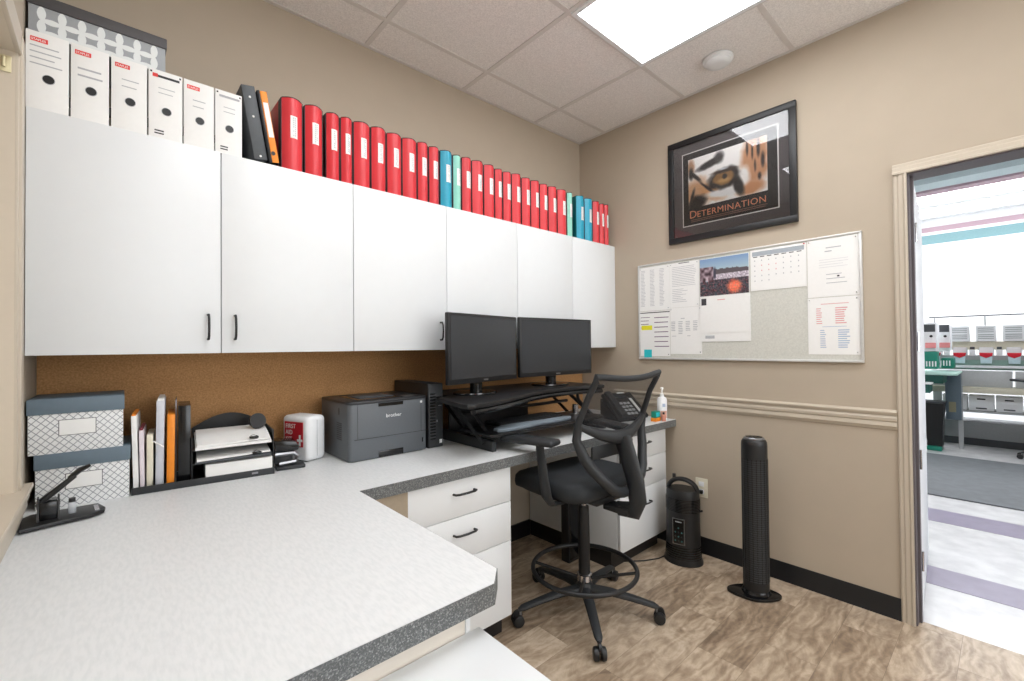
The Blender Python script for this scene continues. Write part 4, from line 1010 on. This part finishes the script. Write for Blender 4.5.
# ------------------------------------------------------------------ drafting chair
CX, CY, CRZ = -.994, -.812, math.radians(-1)
ch_ = thing('drafting_chair', 'black mesh back drafting chair with foot ring, standing at the desk', 'chair', (CX, CY, 0), CRZ)
for deg in (157, 229, 301, 13, 85):
    a = math.radians(deg)-CRZ; ca, sa = math.cos(a), math.sin(a)
    b = B(); b.tube([(.02*ca, .02*sa, .112), (.12*ca, .12*sa, .108), (.22*ca, .22*sa, .094), (.315*ca, .315*sa, .076), (.335*ca, .335*sa, .070)], [.026, .024, .021, .018, .010], CHARC, 10, flat=.75, upv=(0, 0, 1)); lg = b.build('base_leg', ch_)
    b = B(); c = Vector((.328*ca, .328*sa, 0)); tt = Vector((-sa, ca, 0)); off = Vector((ca, sa, 0))*.012
    for s in (-1, 1):
        p = c+off+tt*s*.007; q = c+off+tt*s*.027; b.tube([p+Vector((0, 0, .027)), p*.7+q*.3+Vector((0, 0, .027)), q*.85+p*.15+Vector((0, 0, .027)), q+Vector((0, 0, .027))], [.026, .0268, .025, .019], BLACKP, 18)
    b.cyl(c+Vector((0, 0, .03)), c+Vector((0, 0, .072)), .008, METAL, 10)
    b.tube([c+off+tt*-.006+Vector((0, 0, .05)), c+off+tt*.006+Vector((0, 0, .05))], .022, BLACKP, 14); b.build('caster', ch_)
b = B(); b.lathe([(.030, .085), (.042, .10), (.042, .125), (.030, .14)], CHARC, seg=24); b.build('hub', ch_)
b = B(); b.lathe([(.027, .14), (.0275, .2), (.0275, .36), (.025, .495), (.023, .50)], BLACKP, seg=24); b.build('column_sleeve', ch_)
b = B(); b.cyl((0, 0, .49), (0, 0, .562), .0135, CHROME, 18); b.build('gas_lift', ch_)
b = B(); RR = .245; RZ_ = .205
b.tube([(RR*math.cos(2*PI*i/48), RR*math.sin(2*PI*i/48), RZ_) for i in range(48)], .0105, BLACKP, 10, closed=True); fr = b.build('foot_ring', ch_)
for deg in (35, 125, 215, 305):
    a = math.radians(deg); b = B(); b.tube([(.03*math.cos(a), .03*math.sin(a), .158), (.1*math.cos(a), .1*math.sin(a), .175), ((RR-.006)*math.cos(a), (RR-.006)*math.sin(a), RZ_)], .0075, BLACKP, 8); b.build('ring_spoke', ch_)
b = B(); b.lathe([(.030, .145), (.036, .15), (.036, .178), (.030, .182)], CHROME, seg=20); b.build('ring_clamp', ch_)
# seat cushion
b = B(); rings = []
def seat_outline(s, n=40):
    p = []
    for i in range(n):
        a = 2*PI*i/n; c_, s_ = math.cos(a), math.sin(a); e = .42
        p.append((.252*s*math.copysign(abs(c_)**e, c_), .050+.232*s*math.copysign(abs(s_)**e, s_)*1))
    return p
for s, z in ((.80, .580), (.92, .586), (.985, .602), (1.0, .622), (.985, .643), (.93, .658), (.80, .667), (.5, .668), (.2, .664)):
    rings.append([(x, y, z-(.018*max(0, (y-.12)/.16)**2 if z > .6 else -.012*max(0, (y-.12)/.16)) + (.010*(abs(x)/.25)**2 if z > .63 else 0)) for x, y in seat_outline(s)])
b.loft(rings, SEATF); b.build('seat', ch_, ang=60)
b = B(); b.box(-.10, .10, -.16, .12, .556, .583, BLACKP, .006); b.box(-.035, .035, -.27, -.14, .528, .556, BLACKP, .006); b.tube([(.09, .05, .54), (.22, .06, .535), (.26, .06, .53)], .005, BLACKP, 8); b.build('seat_mechanism', ch_)
# arms
for s in (-1, 1):
    b = B(); b.tube([(s*.09, -.04, .570), (s*.20, -.04, .570), (s*.262, -.04, .580), (s*.285, -.035, .615), (s*.292, -.025, .70), (s*.290, -.005, .80), (s*.288, .000, .832)], [.016, .018, .026, .030, .028, .025, .024], CHARC, 12, flat=.42, upv=(1, 0, 0)); am = b.build('arm_post', ch_)
    Ma = Matrix.Translation((s*.292, .045, .846)) @ Matrix.Rotation(math.radians(-s*14), 4, 'Z')
    b = B(); b.box(-.044, .044, -.125, .150, -.014, .014, CHARC, .013, M=Ma, seg=4); b.build('arm_pad', ch_)
# backrest
def yb_(z):
    K = [(.52, -.235), (.60, -.250), (.68, -.245), (.78, -.215), (.87, -.198), (.95, -.212), (1.03, -.245), (1.14, -.300)]
    for (a, p), (c, q) in zip(K, K[1:]):
        if z <= c: f = (z-a)/(c-a); f = f*f*(3-2*f)*.5+f*.5; return p+(q-p)*f
    return K[-1][1]
def bp(x, z, off=0): return (x, yb_(z)+.55*x*x+off, z)
def hw(z):
    K = [(.63, .06), (.665, .11), (.72, .168), (.79, .212), (.87, .238), (.95, .238), (1.04, .228), (1.12, .226), (1.15, .236)]
    for (a, p), (c, q) in zip(K, K[1:]):
        if z <= c: return p+(q-p)*(z-a)/(c-a)
    return K[-1][1]
b = B()
zs = [.635, .655, .68, .71, .75, .79, .83, .87, .91, .95, 1.0, 1.05, 1.09, 1.12, 1.138]
L1_ = [bp(-hw(z), z) for z in zs]; R1_ = [bp(hw(z), z) for z in zs][::-1]
T_ = [bp(x, 1.138-.016*(1-(abs(x)/.21)**2)) for x in (-.18, -.12, -.06, 0, .06, .12, .18)]
D_ = [bp(x, .628) for x in (.03, 0, -.03)]
P_ = L1_+T_+R1_+D_
b.tube(P_, [(.0125 if p[2] > .98 else .0125+.0095*min(1, (.98-p[2])/.18)) for p in P_], CHARC, 12, closed=True, flat=1.1); b.build('back_frame', ch_)
b = B(); U = [bp(-.236, .930), bp(-.19, .908, -.006), bp(-.13, .884, -.012), bp(-.06, .867, -.018), bp(0, .860, -.020), bp(.06, .867, -.018), bp(.13, .884, -.012), bp(.19, .908, -.006), bp(.236, .930)]
b.tube(U, [.013, .017, .022, .028, .032, .028, .022, .017, .013], CHARC, 10, flat=.9, upv=(0, 1, 0)); b.build('cross_brace', ch_)
b = B(); b.tube([(0, -.20, .540), (0, -.285, .552), (0, -.300, .60), (0, -.290, .68), (0, -.262, .76), (0, -.226, .86)], [.032, .040, .044, .044, .044, .044], CHARC, 14, flat=.5, upv=(1, 0, 0)); b.build('back_spine', ch_)
b = B(); G = []
for i in range(19):
    f = i/18; row = []
    for k in range(15):
        u = -1+2*k/14; zl = .862+.062*u*u; zu = 1.124+.012*u*u; z = zl+(zu-zl)*f; x = u*(hw(z)-.006); row.append(bp(x, z, .004))
    G.append(row)
b.loft(G, NET, closed=False); b.build('back_mesh', ch_)
b = B(); b.box(-.15, .15, -.005, .010, -.03, .03, CHARC, .008, M=Matrix.Translation((0, yb_(.80)+.035, .80))); b.build('lumbar_pad', ch_)

# black box in the knee space
t = thing('computer_box', 'narrow black box in the knee space behind the chair column', 'box', (-.652, -.43, 0))
b = B(); b.box(-.70, -.605, -.46, -.40, .0, .39, BLACKP, .006); b.build('case', t)
b = B(); b.box(-.692, -.613, -.464, -.459, .02, .375, BLACKG, .003); b.build('front_panel', t)
t = thing('power_adapter', 'small grey power adapter hanging beside the left drawer unit in the knee space', 'power adapter', (-1.25, -.30, .1))
b = B(); b.box(-1.26, -1.23, -.32, -.30, .07, .15, MGREY, .005); b.build('adapter', t)
b = B(); b.tube([(-1.245, -.31, .15), (-1.25, -.25, .3), (-1.26, -.06, .50), (-1.26, -.004, .56)], .003, BLACKP, 6); b.tube([(-1.245, -.31, .07), (-1.245, -.31, .03), (-1.22, -.30, .004)], .003, BLACKP, 6); b.build('cable', t)

# ------------------------------------------------------------------ the workroom beyond the door
struct(B().box(.06, 7.6, -5.2, 1.6, -.08, 0, VINYL), 'floor_workroom')
b = B(); b.box(.52, .775, -5.2, 1.6, 0, .0015, STRIPE); b.box(1.66, 1.98, -5.2, 1.6, 0, .0015, STRIPE); struct(b, 'trim_4')
b = B(); b.box(7.5, 7.6, -5.2, 1.6, 0, 3.4, FARW); b.box(7.49, 7.5, -5.2, 1.6, 2.90, 3.05, AQUA); b.box(7.49, 7.5, -5.2, 1.6, 3.10, 3.18, MAUVE); struct(b, 'wall_workroom_far')
struct(B().box(.12, 7.5, 1.5, 1.6, 0, 3.4, FARW), 'wall_workroom_left'); struct(B().box(.12, 7.5, -5.2, -5.1, 0, 3.4, FARW), 'wall_workroom_right')
struct(B().box(.12, .125, -5.1, -3.2, 0, 3.4, FARW), 'wall_workroom_near')
struct(B().box(.12, 7.5, -5.1, 1.5, 3.3, 3.4, FARW), 'ceiling_workroom')
b = B(); b.box(4.35, 4.65, -5.1, 1.5, 3.10, 3.30, AQUAP); b.box(5.0, 5.2, -5.1, 1.5, 3.16, 3.30, MAUVE); struct(b, 'trim_5')
for x0, x1, l in ((5.35, 5.95, 'nearer one of the two long bright ceiling lights visible in the workroom'), (6.5, 6.95, 'farther one of the two long bright ceiling lights visible in the workroom'), (1.6, 2.0, 'long ceiling light of the workroom nearest the door')):
    t = thing('strip_light', l, 'ceiling light', ((x0+x1)/2, -1.5, 3.24))
    B().box(x0-.03, x1+.03, -4.6, 1.2, 3.27, 3.30, FARW).build('housing', t)
    B().box(x0, x1, -4.55, 1.15, 3.235, 3.27, FLIGHT, .01).build('diffuser', t)
tag(B().box(2.38, 4.24, -4.2, -.4, 0, .012, MATG, .004).build('floor_mat', origin=(3.3, -2.3, 0)), 'large grey anti fatigue mat on the workroom floor', 'floor mat')

# long multi head embroidery machine
t = thing('embroidery_machine', 'long white embroidery machine with a row of heads along the far side of the workroom', 'embroidery machine', (5.2, -2.6, 0), kind=None)
y0, y1 = -4.4, -1.50
b = B(); b.box(5.05, 5.45, y0, y1, .93, 1.05, mat('green_grey_beam', (140, 170, 160), .5), .004); b.box(4.98, 5.05, y0, y1, .955, .985, FARW, .003); b.build('lower_beam', t)
b = B(); b.box(4.92, 5.30, y0, y1, .66, .73, IVORY, .004); b.box(5.06, 5.3, y0, y1, 1.05, 1.10, MGREY); b.build('table_beam', t)
b = B()
for k in range(4): b.box(4.96, 5.0, y1-.02-.70*(k+1)+.02, y1-.02-.70*k, .735, .925, mat('pale_grey_panel', (190, 192, 192), .5), .004)
b.build('panel', t)
b = B(); b.box(5.15, 5.55, y0, y1, 1.17, 1.27, IVORY, .006); b.build('cream_housing', t)
b = B(); b.tube([(5.1, y0, 1.58), (5.1, y1, 1.58)], .008, DGREY, 8)
for k in range(7): b.tube([(5.1, y1-.05-.44*k, 1.28), (5.1, y1-.05-.44*k, 1.58)], .008, MGREY, 6)
b.build('thread_rack', t)
for k in range(12):
    yc = -1.777+.225-.2215*k
    b = B(); b.box(5.08, 5.28, yc-.085, yc+.085, 1.27, 1.46, FARW, .01); b.box(5.06, 5.2, yc-.06, yc+.06, 1.10, 1.20, FARW, .01)
    for r in range(6): b.box(5.077, 5.081, yc-.065, yc+.065, 1.30+.022*r+(.012 if r > 2 else 0), 1.311+.022*r+(.012 if r > 2 else 0), MGREY)
    h = b.build('sewing_head', t)
    b = B(); b.box(5.05, 5.09, yc+.095, yc+.135, 1.175, 1.205, DGREY, .002); b.box(5.05, 5.09, yc+.09, yc+.14, 1.10, 1.17, FARW, .004); b.build('thread_sensor', h)
    b = B(); b.prism([(yc-.055, 1.135), (yc+.055, 1.135), (yc+.05, 1.10), (yc, 1.075), (yc-.05, 1.10)], 4.97, 5.02, CAPRED, 'x', bev=.004); b.build('red_cap_clamp', h)
    b = B(); b.prism([(yc-.05, 1.095), (yc, 1.072), (yc+.05, 1.095), (yc+.045, 1.01), (yc-.045, 1.01)], 4.98, 5.02, mat('pale_blue_cloth', (205, 228, 236), .7), 'x', bev=.004); b.build('cap_front', h)
b = B(); b.box(5.10, 5.5, y0, y1, .10, .30, mat('plinth_grey', (128, 130, 132), .5), .004); b.box(5.2, 5.5, y0, y1, 0, .1, DGREY)
for yy in (y0+.1, -2.9, -1.56): b.box(5.12, 5.18, yy-.04, yy+.04, .30, .66, MGREY)
b.build('plinth', t)
b = B(); b.box(5.02, 5.35, y0, y1, .42, .445, MGREY, .002); b.build('shelf', t)
for k in range(6):
    yc = -1.72-.225*k
    t2 = thing('supply_box', ['white cardboard box at the left end of the shelf, partly behind the grey panel', 'white cardboard box with two hand slots, second on the shelf under the machine', 'white cardboard box third on the shelf under the machine', 'white cardboard box fourth on the shelf under the machine', 'white cardboard box fifth on the shelf under the machine', 'white cardboard box sixth on the shelf under the machine'][k], 'box', (5.18, yc, .446), group='white boxes under the embroidery machine')
    B().box(5.04, 5.32, yc-.105, yc+.105, .446, .620, FARW, .003).build('box_body', t2)
    b = B(); b.box(5.037, 5.041, yc-.035, yc+.035, .575, .590, BLACKP); b.box(5.037, 5.041, yc-.045, yc+.045, .465, .480, DGREY); b.build('hand_slot', t2)

# nearer machine at the left of the doorway
t = thing('embroidery_machine', 'small two head embroidery machine with green table just left beyond the door', 'embroidery machine', (4.55, -1.5, 0))
for k, (xc, yc, s) in enumerate(((4.3, -1.575, 1), (4.62, -1.668, 1))):
    b = B(); b.box(xc, xc+.25, yc-.052, yc+.10-.05*k, 1.165, 1.49-.02*k, FARW, .01); h = b.build('sewing_head', t)
    b = B(); b.box(xc-.004, xc, yc-.045, yc+.09-.05*k, 1.385, 1.47, DGREY, .001); b.build('head_panel', h)
    b = B(); b.cyl((xc-.012, yc-.01, 1.335), (xc, yc-.01, 1.335), .014, BLACKP, 12); b.build('head_knob', h)
    b = B(); b.box(xc-.03, xc+.02, yc-.05, yc+.04, 1.20, 1.26, mat('pink_cloth', (236, 150, 150), .7), .006); b.build('thread_label', h)
    b = B(); b.box(xc-.02, xc+.2, yc-.06-.02*k, yc+.08-.05*k, .96, 1.16-.08*k, GREEN, .012)
    for q in range(4): b.cyl((xc-.03, yc-.045+.025*q, .99), (xc-.03, yc-.045+.025*q, 1.05), .006, FARW, 8)
    b.build('needle_case', h)
b = B(); b.box(4.15, 4.89, -1.80, -1.2, .900, .922, PALEG, .003); b.build('table', t)
b = B(); b.box(4.25, 4.87, -1.68, -1.25, .80, .899, mat('dark_green', (40, 100, 90), .5), .004); b.box(4.40, 4.84, -1.46, -1.25, .0, .80, GREEN, .004)
b.box(4.84, 4.88, -1.80, -1.76, 0, .90, MGREY)
b.build('stand', t)
b = B(); b.box(4.05, 4.38, -1.60, -1.3, .80, .815, FARW); b.box(4.10, 4.39, -1.58, -1.3, .70, .799, mat('dark_green', (40, 100, 90), .5)); b.build('side_shelf', t)
t = thing('waste_bin', 'black plastic bin on the floor under the green table', 'bin', (4.62, -1.60, 0))
b = B(); b.loft([[(4.62+sx*(.09+.03*q), -1.575+sy*(.065+.022*q), z) for sx, sy in ((-1, -1), (1, -1), (1, 1), (-1, 1))] for q, z in ((0, .03), (1, .55))], BLACKP); b.build('bin_body', t)
b = B(); b.box(4.49, 4.75, -1.672, -1.478, .55, .57, DGREY, .006); b.build('rim', t)
B().box(4.48, 4.70, -1.64, -1.51, 0, .05, GREEN, .01).build('bin_foot', t)
t = thing('grey_panel', 'grey blue cloth panel hanging below the green table beside the black bin', 'panel', (4.72, -1.74, .35))
b = B(); b.box(4.72, 4.74, -1.795, -1.66, .35, .899, SLATE, .004); b.box(4.7175, 4.7198, -1.75, -1.69, .44, .56, mat('tan_patch', (150, 146, 120), .7)); b.build('cloth', t)

c2 = copy_tree(ch_); c2.location = (4.60, -2.58, .0); c2.rotation_euler = (0, 0, math.radians(-70)); c2['label'] = 'black chair in the workroom, partly cut off by the right edge of the doorway view'

for o in bpy.data.objects:
    for k in ('_o', '_world'):
        if k in o: del o[k]
